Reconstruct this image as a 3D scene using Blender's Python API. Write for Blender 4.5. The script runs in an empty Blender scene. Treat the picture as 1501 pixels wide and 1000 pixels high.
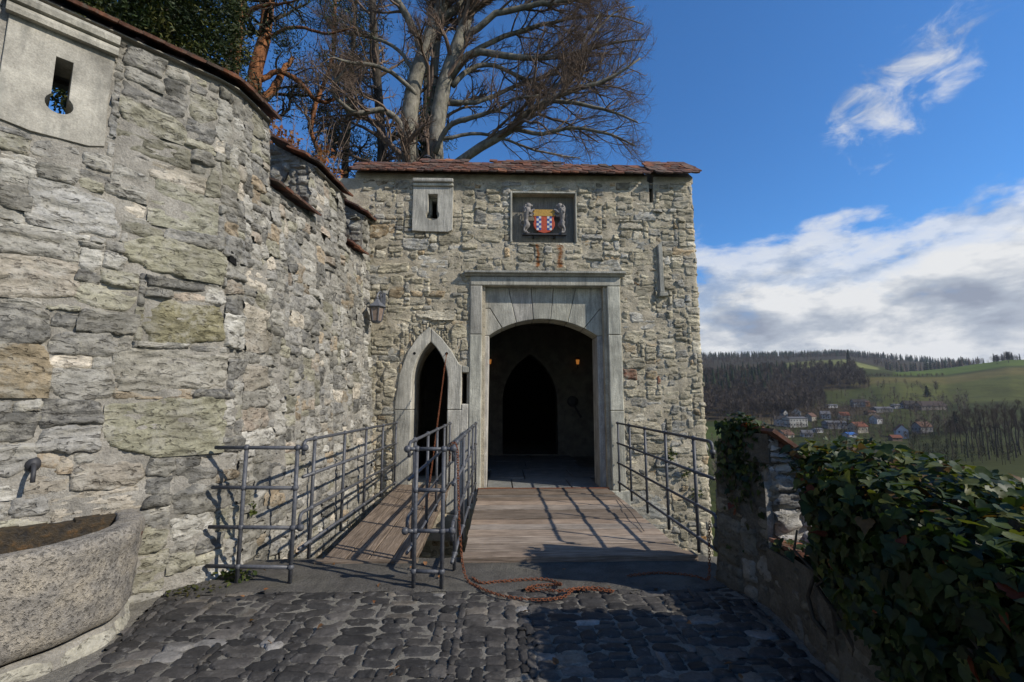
import bpy, bmesh, math, random
import numpy as np
from mathutils import Vector, Matrix
from mathutils.geometry import tessellate_polygon

scene = bpy.context.scene
COL = scene.collection
RAD = math.radians

# ------------------------------------------------------------------ camera
cam_d = bpy.data.cameras.new('camera')
cam_d.sensor_width = 36.0
cam_d.lens = 16.0
cam_d.clip_start = 0.05
cam_d.clip_end = 9000
cam = bpy.data.objects.new('camera', cam_d)
COL.objects.link(cam)
cam.location = (0, 0, 1.6)
cam.rotation_euler = (RAD(90 + 7.347), 0, RAD(-1.503))
scene.camera = cam

# ------------------------------------------------------------------ light
SUN = Vector((0.86, -0.41, 0.68)).normalized()
EL = math.asin(SUN.z)
AZ = math.atan2(SUN.x, SUN.y)
sun_d = bpy.data.lights.new('sun', 'SUN')
sun_d.energy = 5.0
sun_d.angle = RAD(0.55)
sun_d.color = (1.0, 0.925, 0.81)
sun = bpy.data.objects.new('sun', sun_d)
COL.objects.link(sun)
sun.location = (20, -10, 30)
sun.rotation_euler = SUN.to_track_quat('Z', 'Y').to_euler()

scene.view_settings.view_transform = 'Standard'
scene.view_settings.look = 'None'
scene.view_settings.exposure = 0.0
scene.view_settings.gamma = 1.0
scene.view_settings.use_curve_mapping = False
scene.cycles.max_bounces = 6
scene.cycles.diffuse_bounces = 3
scene.cycles.transparent_max_bounces = 6
scene.cycles.use_denoising = True


# ------------------------------------------------------------------ node helper
class NT:
    def __init__(self, tree):
        self.t = tree
        self.t.nodes.clear()

    def node(self, typ, **kw):
        n = self.t.nodes.new(typ)
        for k, v in kw.items():
            setattr(n, k, v)
        return n

    def put(self, sock, v):
        if hasattr(v, 'is_linked') or isinstance(v, bpy.types.NodeSocket):
            self.t.links.new(v, sock)
        elif isinstance(v, (tuple, list)):
            v = tuple(v)
            if len(v) == 3 and len(sock.default_value) == 4:
                v = v + (1.0,)
            sock.default_value = v
        else:
            sock.default_value = v

    def noise(self, vec, scale=5, detail=4, rough=0.55, dist=0.0, out='Fac'):
        n = self.node('ShaderNodeTexNoise')
        self.put(n.inputs['Vector'], vec)
        n.inputs['Scale'].default_value = scale
        n.inputs['Detail'].default_value = detail
        n.inputs['Roughness'].default_value = rough
        n.inputs['Distortion'].default_value = dist
        return n.outputs[out]

    def voro(self, vec, scale=5, feature='F1', out='Distance', rnd=1.0):
        n = self.node('ShaderNodeTexVoronoi', feature=feature)
        self.put(n.inputs['Vector'], vec)
        n.inputs['Scale'].default_value = scale
        n.inputs['Randomness'].default_value = rnd
        return n.outputs[out]

    def ramp(self, fac, stops, interp='LINEAR'):
        n = self.node('ShaderNodeValToRGB')
        n.color_ramp.interpolation = interp
        e = n.color_ramp.elements
        while len(e) < len(stops):
            e.new(0.5)
        for i, (p, c) in enumerate(stops):
            e[i].position = p
            if not isinstance(c, (tuple, list)):
                c = (c, c, c)
            e[i].color = tuple(c) + (1.0,)
        self.put(n.inputs['Fac'], fac)
        return n.outputs['Color']

    def mix(self, a, b, f, blend='MIX'):
        n = self.node('ShaderNodeMix', data_type='RGBA', blend_type=blend)
        n.clamp_factor = True
        self.put(n.inputs[0], f)
        self.put(n.inputs[6], a)
        self.put(n.inputs[7], b)
        return n.outputs[2]

    def math(self, op, a, b=0.0, c=None, clamp=False):
        n = self.node('ShaderNodeMath', operation=op)
        n.use_clamp = clamp
        self.put(n.inputs[0], a)
        self.put(n.inputs[1], b)
        if c is not None:
            self.put(n.inputs[2], c)
        return n.outputs[0]

    def vmath(self, op, a, b=(0, 0, 0)):
        n = self.node('ShaderNodeVectorMath', operation=op)
        self.put(n.inputs[0], a)
        self.put(n.inputs[1], b)
        return n.outputs[0]

    def scaled(self, vec, s):
        return self.vmath('MULTIPLY', vec, s)

    def pos(self):
        return self.node('ShaderNodeNewGeometry').outputs['Position']

    def objco(self):
        return self.node('ShaderNodeTexCoord').outputs['Object']

    def attr(self, name='tint'):
        return self.node('ShaderNodeAttribute', attribute_name=name).outputs['Color']

    def bump(self, h, strength=0.5, dist=0.02):
        n = self.node('ShaderNodeBump')
        n.inputs['Strength'].default_value = strength
        n.inputs['Distance'].default_value = dist
        self.put(n.inputs['Height'], h)
        return n.outputs['Normal']

    def sep(self, v):
        return self.node('ShaderNodeSeparateXYZ'), v

    def xyz(self, v):
        n = self.node('ShaderNodeSeparateXYZ')
        self.put(n.inputs[0], v)
        return n.outputs

    def out(self, color, rough=0.9, normal=None, metal=0.0, spec=0.25, extra=None):
        p = self.node('ShaderNodeBsdfPrincipled')
        self.put(p.inputs['Base Color'], color)
        self.put(p.inputs['Roughness'], rough)
        self.put(p.inputs['Metallic'], metal)
        p.inputs['Specular IOR Level'].default_value = spec
        if normal is not None:
            self.put(p.inputs['Normal'], normal)
        o = self.node('ShaderNodeOutputMaterial')
        self.t.links.new(p.outputs[0], o.inputs['Surface'])
        return p, o


MATS = {}


def material(name, fn):
    m = bpy.data.materials.new(name)
    m.use_nodes = True
    fn(NT(m.node_tree))
    MATS[name] = m
    return m


# ------------------------------------------------------------------ world
world = bpy.data.worlds.new('World')
scene.world = world
world.use_nodes = True
w = NT(world.node_tree)
sky = w.node('ShaderNodeTexSky', sky_type='NISHITA')
sky.sun_disc = False
sky.sun_elevation = EL
sky.sun_rotation = AZ
sky.altitude = 500
sky.air_density = 1.0
sky.dust_density = 0.25
sky.ozone_density = 2.0
d = w.vmath('NORMALIZE', w.node('ShaderNodeTexCoord').outputs['Generated'])
dx = w.xyz(d)
# deep, clean winter blue
skyc = w.mix(sky.outputs[0], (0.58, 1.20, 1.78), 1.0, 'MULTIPLY')


def wdot(v):
    n = w.node('ShaderNodeVectorMath', operation='DOT_PRODUCT')
    w.put(n.inputs[0], d)
    n.inputs[1].default_value = v
    return n.outputs['Value']


def cloud_field(vec, off):
    v = w.vmath('ADD', vec, off)
    a = w.noise(v, 5.2, 10, 0.58, 0.1)
    return a


# low bank of cumulus: stretched direction space
pv = w.scaled(d, (1.0, 1.0, 2.3))
n0 = cloud_field(pv, (3.1, 1.7, 0.4))
n1 = cloud_field(pv, (3.1 + SUN.x * .05, 1.7 + SUN.y * .05, 0.4 + SUN.z * .16))
edge = w.noise(w.scaled(d, (1.0, 1.0, 0.4)), 2.3, 3, 0.5)
top = w.math('MULTIPLY_ADD', edge, 0.36, 0.105)                     # sine of the bank's upper edge
top = w.math('ADD', top, w.math('MULTIPLY', w.math('MAXIMUM', wdot((.9, -.4, 0.0)), 0.0), 0.12))
bank = w.math('SUBTRACT', top, dx[2])
bank = w.math('MULTIPLY', bank, 2.6)
dens = w.math('ADD', w.math('SUBTRACT', n0, 0.50), bank)
lowgap = w.math('MULTIPLY', w.math('SUBTRACT', 0.10, dx[2], clamp=True), 6.5)
dens = w.math('SUBTRACT', dens, lowgap)
cov = w.ramp(dens, [(0.0, 0.0), (0.15, 0.75), (0.32, 1.0)], 'EASE')
shade = w.math('MULTIPLY_ADD', w.math('SUBTRACT', n0, n1), 3.0, 0.68)
thick = w.math('MULTIPLY', dens, 0.75)
shade = w.math('SUBTRACT', shade, w.math('MULTIPLY', w.math('MAXIMUM', w.math('SUBTRACT', thick, 0.14), 0.0), 1.0))
cloudc = w.ramp(shade, [(0.0, (3.0, 3.4, 4.3)), (0.36, (4.6, 5.1, 5.9)), (0.78, (8.4, 8.5, 8.6))])
# a loose high wisp
CW = Vector((0.618, 0.633, 0.467)).normalized()
rx = Vector((CW.y, -CW.x, 0)).normalized()
ry = rx.cross(CW)


ua = w.math('ADD', w.math('MULTIPLY', wdot(rx), 0.80), w.math('MULTIPLY', wdot(ry), 0.60))
va = w.math('ADD', w.math('MULTIPLY', wdot(rx), -0.60), w.math('MULTIPLY', wdot(ry), 0.80))
ell = w.math('ADD', w.math('POWER', w.math('DIVIDE', ua, 0.135), 2.0), w.math('POWER', w.math('DIVIDE', va, 0.066), 2.0))
front = w.math('GREATER_THAN', wdot(CW), 0.0)
wn = w.noise(w.scaled(d, (9, 9, 13)), 1.6, 8, 0.62, 0.6)
wd = w.math('ADD', w.math('SUBTRACT', wn, 0.515), w.math('MULTIPLY', w.math('SUBTRACT', 1.0, ell), 0.17))
wc = w.math('MULTIPLY', w.ramp(wd, [(0.0, 0.0), (0.34, 0.85)], 'EASE'), front)
mask = w.math('MAXIMUM', cov, wc)
cc = w.mix(cloudc, (7.6, 7.8, 8.2), w.math('MULTIPLY', wc, w.math('SUBTRACT', 1.0, cov)))
bgc = w.mix(skyc, cc, mask)
bg = w.node('ShaderNodeBackground')
bg.inputs['Strength'].default_value = 0.098
w.put(bg.inputs['Color'], bgc)
wo = w.node('ShaderNodeOutputWorld')
world.node_tree.links.new(bg.outputs[0], wo.inputs['Surface'])


# ------------------------------------------------------------------ numeric noise
def _hash(ix, iy, iz):
    with np.errstate(over='ignore'):
        h = (ix.astype(np.uint32) * np.uint32(374761393) + iy.astype(np.uint32) * np.uint32(668265263)
             + iz.astype(np.uint32) * np.uint32(2246822519))
        h = (h ^ (h >> np.uint32(13))) * np.uint32(1274126177)
        h = h ^ (h >> np.uint32(16))
    return h.astype(np.float64) / 4294967295.0 * 2 - 1


def vnoise(x, y, z=0.0):
    x = np.asarray(x, float)
    y = np.asarray(y, float)
    z = np.zeros_like(x) + z
    fx, fy, fz = np.floor(x), np.floor(y), np.floor(z)
    a, b, c = x - fx, y - fy, z - fz
    a, b, c = a * a * (3 - 2 * a), b * b * (3 - 2 * b), c * c * (3 - 2 * c)
    ix, iy, iz = fx.astype(np.int64), fy.astype(np.int64), fz.astype(np.int64)
    r = 0
    for i in (0, 1):
        for j in (0, 1):
            for k in (0, 1):
                wgt = (a if i else 1 - a) * (b if j else 1 - b) * (c if k else 1 - c)
                r = r + wgt * _hash(ix + i, iy + j, iz + k)
    return r


def fbm(x, y, z=0.0, oct=3, gain=0.5):
    r, a, f = 0, 1.0, 1.0
    for i in range(oct):
        r = r + a * vnoise(x * f + i * 17.3, y * f - i * 9.1, z * f)
        a *= gain
        f *= 2.03
    return r


def sstep(x):
    x = np.clip(x, 0, 1)
    return x * x * (3 - 2 * x)


# ------------------------------------------------------------------ object helpers
def tag(o, label=None, cat=None, group=None, kind=None):
    if label:
        o['label'] = label
    if cat:
        o['category'] = cat
    if group:
        o['group'] = group
    if kind:
        o['kind'] = kind
    return o


def thing(name, label, cat, loc=(0, 0, 0), group=None):
    o = bpy.data.objects.new(name, None)
    o.empty_display_size = 0.2
    COL.objects.link(o)
    o.location = loc
    return tag(o, label, cat, group)


def wloc(o):
    v = Vector((0, 0, 0))
    while o is not None:
        v = v + o.location
        o = o.parent
    return v


def set_tint(me, tint, nv):
    a = me.attributes.new('tint', 'FLOAT_COLOR', 'POINT')
    t = np.asarray(tint, float)
    if t.ndim == 1:
        t = np.tile(t, (nv, 1))
    c = np.ones((nv, 4), np.float32)
    c[:, :3] = t
    a.data.foreach_set('color', c.ravel())


def make_mesh(name, V, F, tint=None, smooth=True):
    V = np.asarray(V, np.float32).reshape(-1, 3)
    me = bpy.data.meshes.new(name)
    if isinstance(F, np.ndarray) and F.ndim == 2:
        k = F.shape[1]
        me.vertices.add(len(V))
        me.vertices.foreach_set('co', V.ravel())
        me.loops.add(F.size)
        me.loops.foreach_set('vertex_index', F.astype(np.int32).ravel())
        me.polygons.add(len(F))
        me.polygons.foreach_set('loop_start', np.arange(0, F.size, k, dtype=np.int32))
        me.polygons.foreach_set('loop_total', np.full(len(F), k, np.int32))
        if smooth:
            me.polygons.foreach_set('use_smooth', np.ones(len(F), bool))
        me.update(calc_edges=True)
    else:
        me.from_pydata([tuple(v) for v in V.tolist()], [], [tuple(f) for f in F])
        if smooth:
            me.polygons.foreach_set('use_smooth', np.ones(len(me.polygons), bool))
        me.update()
    if tint is not None:
        set_tint(me, tint, len(V))
    return me


def mk(name, V, F, mat, parent=None, tint=None, smooth=True, loc=None):
    """mesh object from world-space vertices"""
    V = np.asarray(V, float).reshape(-1, 3)
    base = wloc(parent) if parent is not None else Vector((0, 0, 0))
    org = Vector(loc) if loc is not None else base
    me = make_mesh(name, V - np.array(org)[None, :], F, tint, smooth)
    me.materials.append(MATS[mat] if isinstance(mat, str) else mat)
    o = bpy.data.objects.new(name, me)
    COL.objects.link(o)
    if parent is not None:
        o.parent = parent
    o.location = org - base
    return o


def inst(name, me, parent, M):
    """object with shared mesh and world matrix M"""
    o = bpy.data.objects.new(name, me)
    COL.objects.link(o)
    if parent is not None:
        o.parent = parent
        M = Matrix.Translation(-wloc(parent)) @ M
    o.matrix_basis = M
    return o


class MB:
    """collects pieces of one mesh"""

    def __init__(self):
        self.V, self.F, self.T, self.n = [], [], [], 0

    def add(self, V, F, tint=None):
        V = np.asarray(V, float).reshape(-1, 3)
        self.V.append(V)
        n = self.n
        for f in (F.tolist() if isinstance(F, np.ndarray) else F):
            self.F.append([i + n for i in f])
        self.T.append(np.tile(np.asarray(tint if tint is not None else (.5, .5, .5), float), (len(V), 1))
                      if (tint is None or np.ndim(tint) == 1) else np.asarray(tint))
        self.n += len(V)

    def box(self, x0, x1, y0, y1, z0, z1, tint=None):
        V = [(x, y, z) for z in (z0, z1) for y in (y0, y1) for x in (x0, x1)]
        self.add(V, [(0, 2, 3, 1), (4, 5, 7, 6), (0, 1, 5, 4), (1, 3, 7, 5), (3, 2, 6, 7), (2, 0, 4, 6)], tint)

    def tube(self, pts, r, k=8, tint=None, cap=True):
        V, F = tube_geo(pts, r, k, cap)
        self.add(V, F, tint)

    def sphere(self, c, r, seg=10, rings=6, sc=(1, 1, 1), tint=None):
        V = [(0, 0, 1)]
        for i in range(1, rings):
            a = math.pi * i / rings
            for j in range(seg):
                b = 2 * math.pi * j / seg
                V.append((math.sin(a) * math.cos(b), math.sin(a) * math.sin(b), math.cos(a)))
        V.append((0, 0, -1))
        F = [(0, 1 + j, 1 + (j + 1) % seg) for j in range(seg)]
        for i in range(rings - 2):
            for j in range(seg):
                a = 1 + i * seg + j
                b = 1 + i * seg + (j + 1) % seg
                F.append((a, a + seg, b + seg, b))
        l = len(V) - 1
        o = 1 + (rings - 2) * seg
        F += [(l, o + (j + 1) % seg, o + j) for j in range(seg)]
        self.add(np.array(V) * r * np.array(sc) + np.array(c), F, tint)

    def build(self, name, mat, parent=None, smooth=False, tint=False, loc=None):
        V = np.concatenate(self.V)
        return mk(name, V, self.F, mat, parent, np.concatenate(self.T) if tint else None, smooth, loc)


def tube_geo(pts, r, k=8, cap=True):
    P = np.asarray(pts, float)
    n = len(P)
    R = np.full(n, r) if np.ndim(r) == 0 else np.asarray(r, float)
    T = np.gradient(P, axis=0)
    T /= np.linalg.norm(T, axis=1)[:, None] + 1e-9
    ref = np.array([0, 0, 1.0]) if abs(T[0][2]) < 0.9 else np.array([1.0, 0, 0])
    V = []
    x = np.cross(T[0], ref)
    x /= np.linalg.norm(x)
    for i in range(n):
        x = x - T[i] * (x @ T[i])
        x /= np.linalg.norm(x) + 1e-9
        y = np.cross(T[i], x)
        a = np.arange(k) * 2 * math.pi / k
        V.append(P[i] + R[i] * (np.cos(a)[:, None] * x + np.sin(a)[:, None] * y))
    V = np.concatenate(V)
    F = []
    for i in range(n - 1):
        for j in range(k):
            F.append((i * k + j, i * k + (j + 1) % k, (i + 1) * k + (j + 1) % k, (i + 1) * k + j))
    if cap:
        F.append(tuple(range(k - 1, -1, -1)))
        F.append(tuple(range((n - 1) * k, n * k)))
    return V, F


def bundle(P, R, k=4):
    """many polylines (M,n,3) with radii (M,n) -> quads"""
    M, n, _ = P.shape
    T = np.gradient(P, axis=1)
    T /= np.linalg.norm(T, axis=2, keepdims=True) + 1e-9
    ref = np.where(np.abs(T[:, :1, 2:3]) < 0.9, np.array([[[0, 0, 1.0]]]), np.array([[[1.0, 0, 0]]]))
    x = np.cross(T, np.broadcast_to(ref, T.shape))
    x /= np.linalg.norm(x, axis=2, keepdims=True) + 1e-9
    y = np.cross(T, x)
    a = np.arange(k) * 2 * math.pi / k
    V = P[:, :, None, :] + R[:, :, None, None] * (np.cos(a)[None, None, :, None] * x[:, :, None, :]
                                                 + np.sin(a)[None, None, :, None] * y[:, :, None, :])
    V = V.reshape(-1, 3)
    base = (np.arange(M) * n * k)[:, None, None]
    i = np.arange(n - 1)[None, :, None] * k
    j = np.arange(k)[None, None, :]
    j2 = (j + 1) % k
    F = np.stack([base + i + j, base + i + j2, base + i + k + j2, base + i + k + j], -1).reshape(-1, 4)
    return V, F


def prism(name, outer, holes, fmap, h0, h1, mat, parent, bevel=0.0, tint=None, loc=None):
    """2D polygon with holes extruded between offsets h0 (back) and h1 (front) through fmap(u,v,h)"""
    loops = [outer] + holes
    pts = [p for l in loops for p in l]
    tris = tessellate_polygon([[Vector((p[0], p[1], 0)) for p in l] for l in loops])
    u = np.array([p[0] for p in pts], float)
    v = np.array([p[1] for p in pts], float)
    n = len(pts)
    V = np.concatenate([fmap(u, v, np.full(n, h1)), fmap(u, v, np.full(n, h0))])
    F = []
    for t in tris:
        F.append(tuple(t))
        F.append(tuple(i + n for i in reversed(t)))
    o = 0
    for l in loops:
        m = len(l)
        for i in range(m):
            a, b = o + i, o + (i + 1) % m
            F.append((a, b, b + n, a + n))
        o += m
    ob = mk(name, V, F, mat, parent, tint, False, loc)
    bm = bmesh.new()
    bm.from_mesh(ob.data)
    bmesh.ops.recalc_face_normals(bm, faces=bm.faces)
    bmesh.ops.dissolve_limit(bm, angle_limit=0.01, verts=bm.verts, edges=bm.edges)
    bm.to_mesh(ob.data)
    bm.free()
    if bevel:
        b = ob.modifiers.new('bevel', 'BEVEL')
        b.width = bevel
        b.segments = 2
        b.limit_method = 'ANGLE'
        b.angle_limit = RAD(35)
    return ob


def bevel(o, wd=0.01, seg=2):
    b = o.modifiers.new('bevel', 'BEVEL')
    b.width = wd
    b.segments = seg
    b.limit_method = 'ANGLE'
    b.angle_limit = RAD(35)
    return o


class Path:
    """plan polyline; map(s,z,h) follows it, right-hand normal is outward"""

    def __init__(self, pts, r=0.15, batter=(0.0, 0.0), s_at=None):
        pts = [np.array(p, float) for p in pts]
        out = [pts[0]]
        for i in range(1, len(pts) - 1):
            a, b, c = pts[i - 1], pts[i], pts[i + 1]
            da, dc = (a - b), (c - b)
            la, lc = np.linalg.norm(da), np.linalg.norm(dc)
            q = min(r, la * .45, lc * .45)
            p0, p1 = b + da / la * q, b + dc / lc * q
            for t in np.linspace(0, 1, 9):
                out.append((1 - t) ** 2 * p0 + 2 * t * (1 - t) * b + t * t * p1)
        out.append(pts[-1])
        P = np.array(out)
        seg = np.linalg.norm(np.diff(P, axis=0), axis=1)
        self.s = np.concatenate([[0], np.cumsum(seg)])
        if s_at is not None:                      # s=0 at the point nearest s_at
            i = np.argmin(np.linalg.norm(P - np.array(s_at), axis=1))
            self.s = self.s - self.s[i]
        self.P = P
        T = np.gradient(P, axis=0)
        T /= np.linalg.norm(T, axis=1)[:, None]
        self.N = np.stack([T[:, 1], -T[:, 0]], 1)
        self.b = batter

    def base(self, s):
        return np.stack([np.interp(s, self.s, self.P[:, 0]), np.interp(s, self.s, self.P[:, 1])], -1)

    def nrm(self, s):
        n = np.stack([np.interp(s, self.s, self.N[:, 0]), np.interp(s, self.s, self.N[:, 1])], -1)
        return n / np.linalg.norm(n, axis=-1, keepdims=True)

    def __call__(self, s, z, h):
        s, z, h = np.broadcast_arrays(np.asarray(s, float), np.asarray(z, float), np.asarray(h, float))
        f = np.clip((s - self.s[0]) / (self.s[-1] - self.s[0]), 0, 1)
        bt = self.b[0] + (self.b[1] - self.b[0]) * f
        q = self.base(s) + self.nrm(s) * (h - bt * z)[..., None]
        return np.concatenate([q, z[..., None]], -1)


# ------------------------------------------------------------------ materials
def stain_mask(n, p):
    """two rust runs below the coat of arms"""
    o = n.xyz(p)
    res = None
    for cx, z0, z1, wd in ((0.70, 4.06, 4.50, 0.030), (1.125, 4.05, 4.50, 0.040)):
        wob = n.math('MULTIPLY', n.math('SUBTRACT', n.noise(p, 9, 4), 0.5), 0.16)
        dxx = n.math('ABSOLUTE', n.math('ADD', n.math('SUBTRACT', o[0], cx), wob))
        a = n.math('SUBTRACT', 1.0, n.math('DIVIDE', dxx, wd * 1.6), clamp=True)
        b = n.math('MULTIPLY', n.math('GREATER_THAN', o[2], z0), n.math('LESS_THAN', o[2], z1))
        m = n.math('MULTIPLY', a, b)
        res = m if res is None else n.math('MAXIMUM', res, m)
    face = n.math('LESS_THAN', o[1], 8.4)
    brk = n.ramp(n.noise(p, 16, 5, .7), [(.30, .0), (.50, 1.0)])
    return n.math('MULTIPLY', n.math('MULTIPLY', n.math('MULTIPLY', res, face), 1.25, clamp=True), brk)


def stone_mat(name, stretch=5.0, lichen=(0.50, 0.49, 0.45), lich_amt=0.5, dark=0.45, stain=False, bumpd=0.02, moss=0.0):
    def fn(n):
        p = n.pos()
        wv = n.vmath('ADD', p, n.scaled(n.noise(p, 3.0, 2, 0.5, out='Color'), (0.12, 0.12, 0.12)))
        st = n.scaled(wv, (1.0, 1.0, stretch))
        a = n.noise(st, 7, 8, 0.62, 0.4)
        b = n.noise(p, 45, 5, 0.65)
        c = n.noise(p, 4.0, 3, 0.5)
        crack = n.noise(st, 13, 4, 0.55, 1.0)
        crack = n.ramp(crack, [(0.33, 1.0), (0.43, 0.0)])
        col = n.mix(n.attr(), (0, 0, 0), 0.0)
        v = n.ramp(a, [(0.25, dark), (0.52, 0.95), (0.75, 1.28)])
        col = n.mix(col, v, 1.0, 'MULTIPLY')
        v2 = n.ramp(b, [(0.3, 0.72), (0.7, 1.2)])
        col = n.mix(col, v2, 1.0, 'MULTIPLY')
        col = n.mix(col, n.mix(col, (0.42, 0.40, 0.38), 1.0, 'MULTIPLY'), n.math('MULTIPLY', crack, 0.75))
        lm = n.ramp(n.noise(p, 7, 7, 0.72), [(0.49, 0.0), (0.60, lich_amt)])
        col = n.mix(col, lichen, lm)
        grime = n.ramp(n.noise(p, 1.7, 5, 0.62), [(0.46, 0.0), (0.70, 0.60)])
        col = n.mix(col, (0.13, 0.12, 0.09), grime)
        if moss:
            mm = n.ramp(n.noise(p, 14, 5, 0.7), [(0.58, 0.0), (0.68, moss)])
            col = n.mix(col, (0.20, 0.18, 0.05), mm)
        if stain:
            col = n.mix(col, (0.23, 0.085, 0.025), stain_mask(n, p))
        h = n.math('ADD', n.math('MULTIPLY', a, 0.9), n.math('MULTIPLY', b, 0.30))
        h = n.math('SUBTRACT', h, n.math('MULTIPLY', crack, 0.45))
        n.out(col, 0.93, n.bump(h, 0.95, bumpd), spec=0.15)
    material(name, fn)


stone_mat('facade_stone', 2.6, (0.49, 0.445, 0.345), 0.55, 0.48, True, 0.038, 0.22)
stone_mat('curtain_stone', 2.2, (0.40, 0.38, 0.33), 0.52, 0.46, False, 0.032, 0.12)
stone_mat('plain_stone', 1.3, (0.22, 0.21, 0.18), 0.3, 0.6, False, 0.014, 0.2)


def mortar_mat(name, base, stain=False):
    def fn(n):
        p = n.pos()
        a = n.noise(p, 5, 5, 0.6)
        b = n.noise(p, 60, 4, 0.7)
        col = n.mix(base, (0, 0, 0), 0.0)
        col = n.mix(col, n.ramp(a, [(0.3, 0.62), (0.55, 1.0), (0.75, 1.22)]), 1.0, 'MULTIPLY')
        col = n.mix(col, n.ramp(b, [(0.3, 0.68), (0.7, 1.2)]), 1.0, 'MULTIPLY')
        dk = n.ramp(n.noise(p, 1.7, 5, 0.62), [(0.48, 0.0), (0.72, 0.55)])
        col = n.mix(col, (0.16, 0.15, 0.12), dk)
        if stain:
            col = n.mix(col, (0.23, 0.085, 0.025), stain_mask(n, p))
        h = n.math('ADD', n.math('MULTIPLY', b, 0.45), n.math('MULTIPLY', n.noise(p, 150, 3, 0.7), 0.25))
        h = n.math('ADD', h, n.math('MULTIPLY', n.noise(p, 20, 6, 0.68), 1.0))
        n.out(col, 0.95, n.bump(h, 0.9, 0.024), spec=0.1)
    material(name, fn)


mortar_mat('facade_mortar', (0.50, 0.44, 0.33), True)
mortar_mat('curtain_mortar', (0.325, 0.305, 0.265))
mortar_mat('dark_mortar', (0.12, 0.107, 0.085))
mortar_mat('paving_mortar', (0.215, 0.20, 0.17))
mortar_mat('concrete', (0.105, 0.098, 0.087))
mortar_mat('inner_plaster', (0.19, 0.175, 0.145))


def ashlar(name, base, tool=1.0, lo=.7, hi=1.18):
    def fn(n):
        p = n.pos()
        tl = n.noise(n.scaled(p, (55, 55, 5)), 1.0, 4, 0.6)
        b = n.noise(p, 70, 5, 0.7)
        a = n.noise(p, 3.2, 5, 0.6)
        str_ = n.noise(n.scaled(p, (9, 9, 0.9)), 1.0, 3, 0.6)
        col = n.mix(n.attr(), base, 1.0, 'MULTIPLY')
        col = n.mix(col, n.ramp(tl, [(0.3, 0.72), (0.7, 1.2)]), tool, 'MULTIPLY')
        col = n.mix(col, n.ramp(b, [(0.3, 0.75), (0.7, 1.22)]), 1.0, 'MULTIPLY')
        col = n.mix(col, n.ramp(a, [(0.3, lo), (0.7, hi)]), 1.0, 'MULTIPLY')
        col = n.mix(col, (0.14, 0.14, 0.125), n.ramp(str_, [(0.48, 0.0), (0.70, 0.6)]))
        h = n.math('ADD', n.math('MULTIPLY', tl, 0.6 * tool), n.math('MULTIPLY', b, 0.5))
        h = n.math('ADD', h, n.math('MULTIPLY', n.noise(p, 14, 5, .65), .8))
        n.out(col, 0.93, n.bump(h, 0.7, 0.012), spec=0.15)
    material(name, fn)


ashlar('ashlar', (0.43, 0.42, 0.375))
ashlar('render_panel', (0.45, 0.43, 0.375), 0.2, .48, 1.3)


def granite(n):
    p = n.pos()
    b = n.noise(p, 120, 4, 0.75)
    a = n.noise(p, 5, 6, 0.65)
    c = n.noise(p, 26, 5, 0.7)
    z = n.xyz(p)[2]
    col = n.ramp(a, [(0.30, (0.155, 0.147, 0.135)), (0.47, (0.31, 0.285, 0.245)), (0.70, (0.46, 0.405, 0.315))])
    col = n.mix(col, n.ramp(b, [(0.34, 0.74), (0.64, 1.2)]), 1.0, 'MULTIPLY')
    pit = n.ramp(n.noise(p, 48, 3, .6), [(.34, 0.0), (.46, 1.0)])
    col = n.mix(col, n.mix(col, (.70, .70, .70), 1.0, 'MULTIPLY'), n.math('SUBTRACT', 1.0, pit))
    col = n.mix(col, n.ramp(c, [(0.35, 0.75), (0.65, 1.15)]), 1.0, 'MULTIPLY')
    h = n.math('ADD', n.math('MULTIPLY', b, 0.5), n.math('MULTIPLY', c, 0.9))
    h = n.math('ADD', h, n.math('MULTIPLY', pit, .5))
    n.out(col, 0.92, n.bump(h, 1.0, 0.022), spec=0.15)


material('granite', granite)


def algae(n):
    p = n.pos()
    a = n.noise(p, 16, 6, 0.7)
    col = n.ramp(a, [(0.35, (0.012, 0.010, 0.008)), (0.55, (0.038, 0.026, 0.012)), (0.72, (0.11, 0.055, 0.015))])
    n.out(col, 0.6, n.bump(a, 0.6, 0.02), spec=0.4)


material('algae', algae)


def cobble(n):
    p = n.pos()
    a = n.noise(p, 9, 5, 0.65)
    b = n.noise(p, 55, 5, 0.7)
    col = n.mix(n.attr(), n.ramp(a, [(0.3, 0.6), (0.7, 1.35)]), 1.0, 'MULTIPLY')
    col = n.mix(col, n.ramp(b, [(0.3, 0.7), (0.72, 1.35)]), 1.0, 'MULTIPLY')
    col = n.mix(col, (0.24, 0.23, 0.21), n.ramp(n.noise(p, 12, 6, 0.75), [(0.57, 0.0), (0.70, 0.45)]))
    n.out(col, 0.72, n.bump(n.math('ADD', a, n.math('MULTIPLY', b, 0.5)), 0.7, 0.012), spec=0.35)


material('cobble', cobble)


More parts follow.
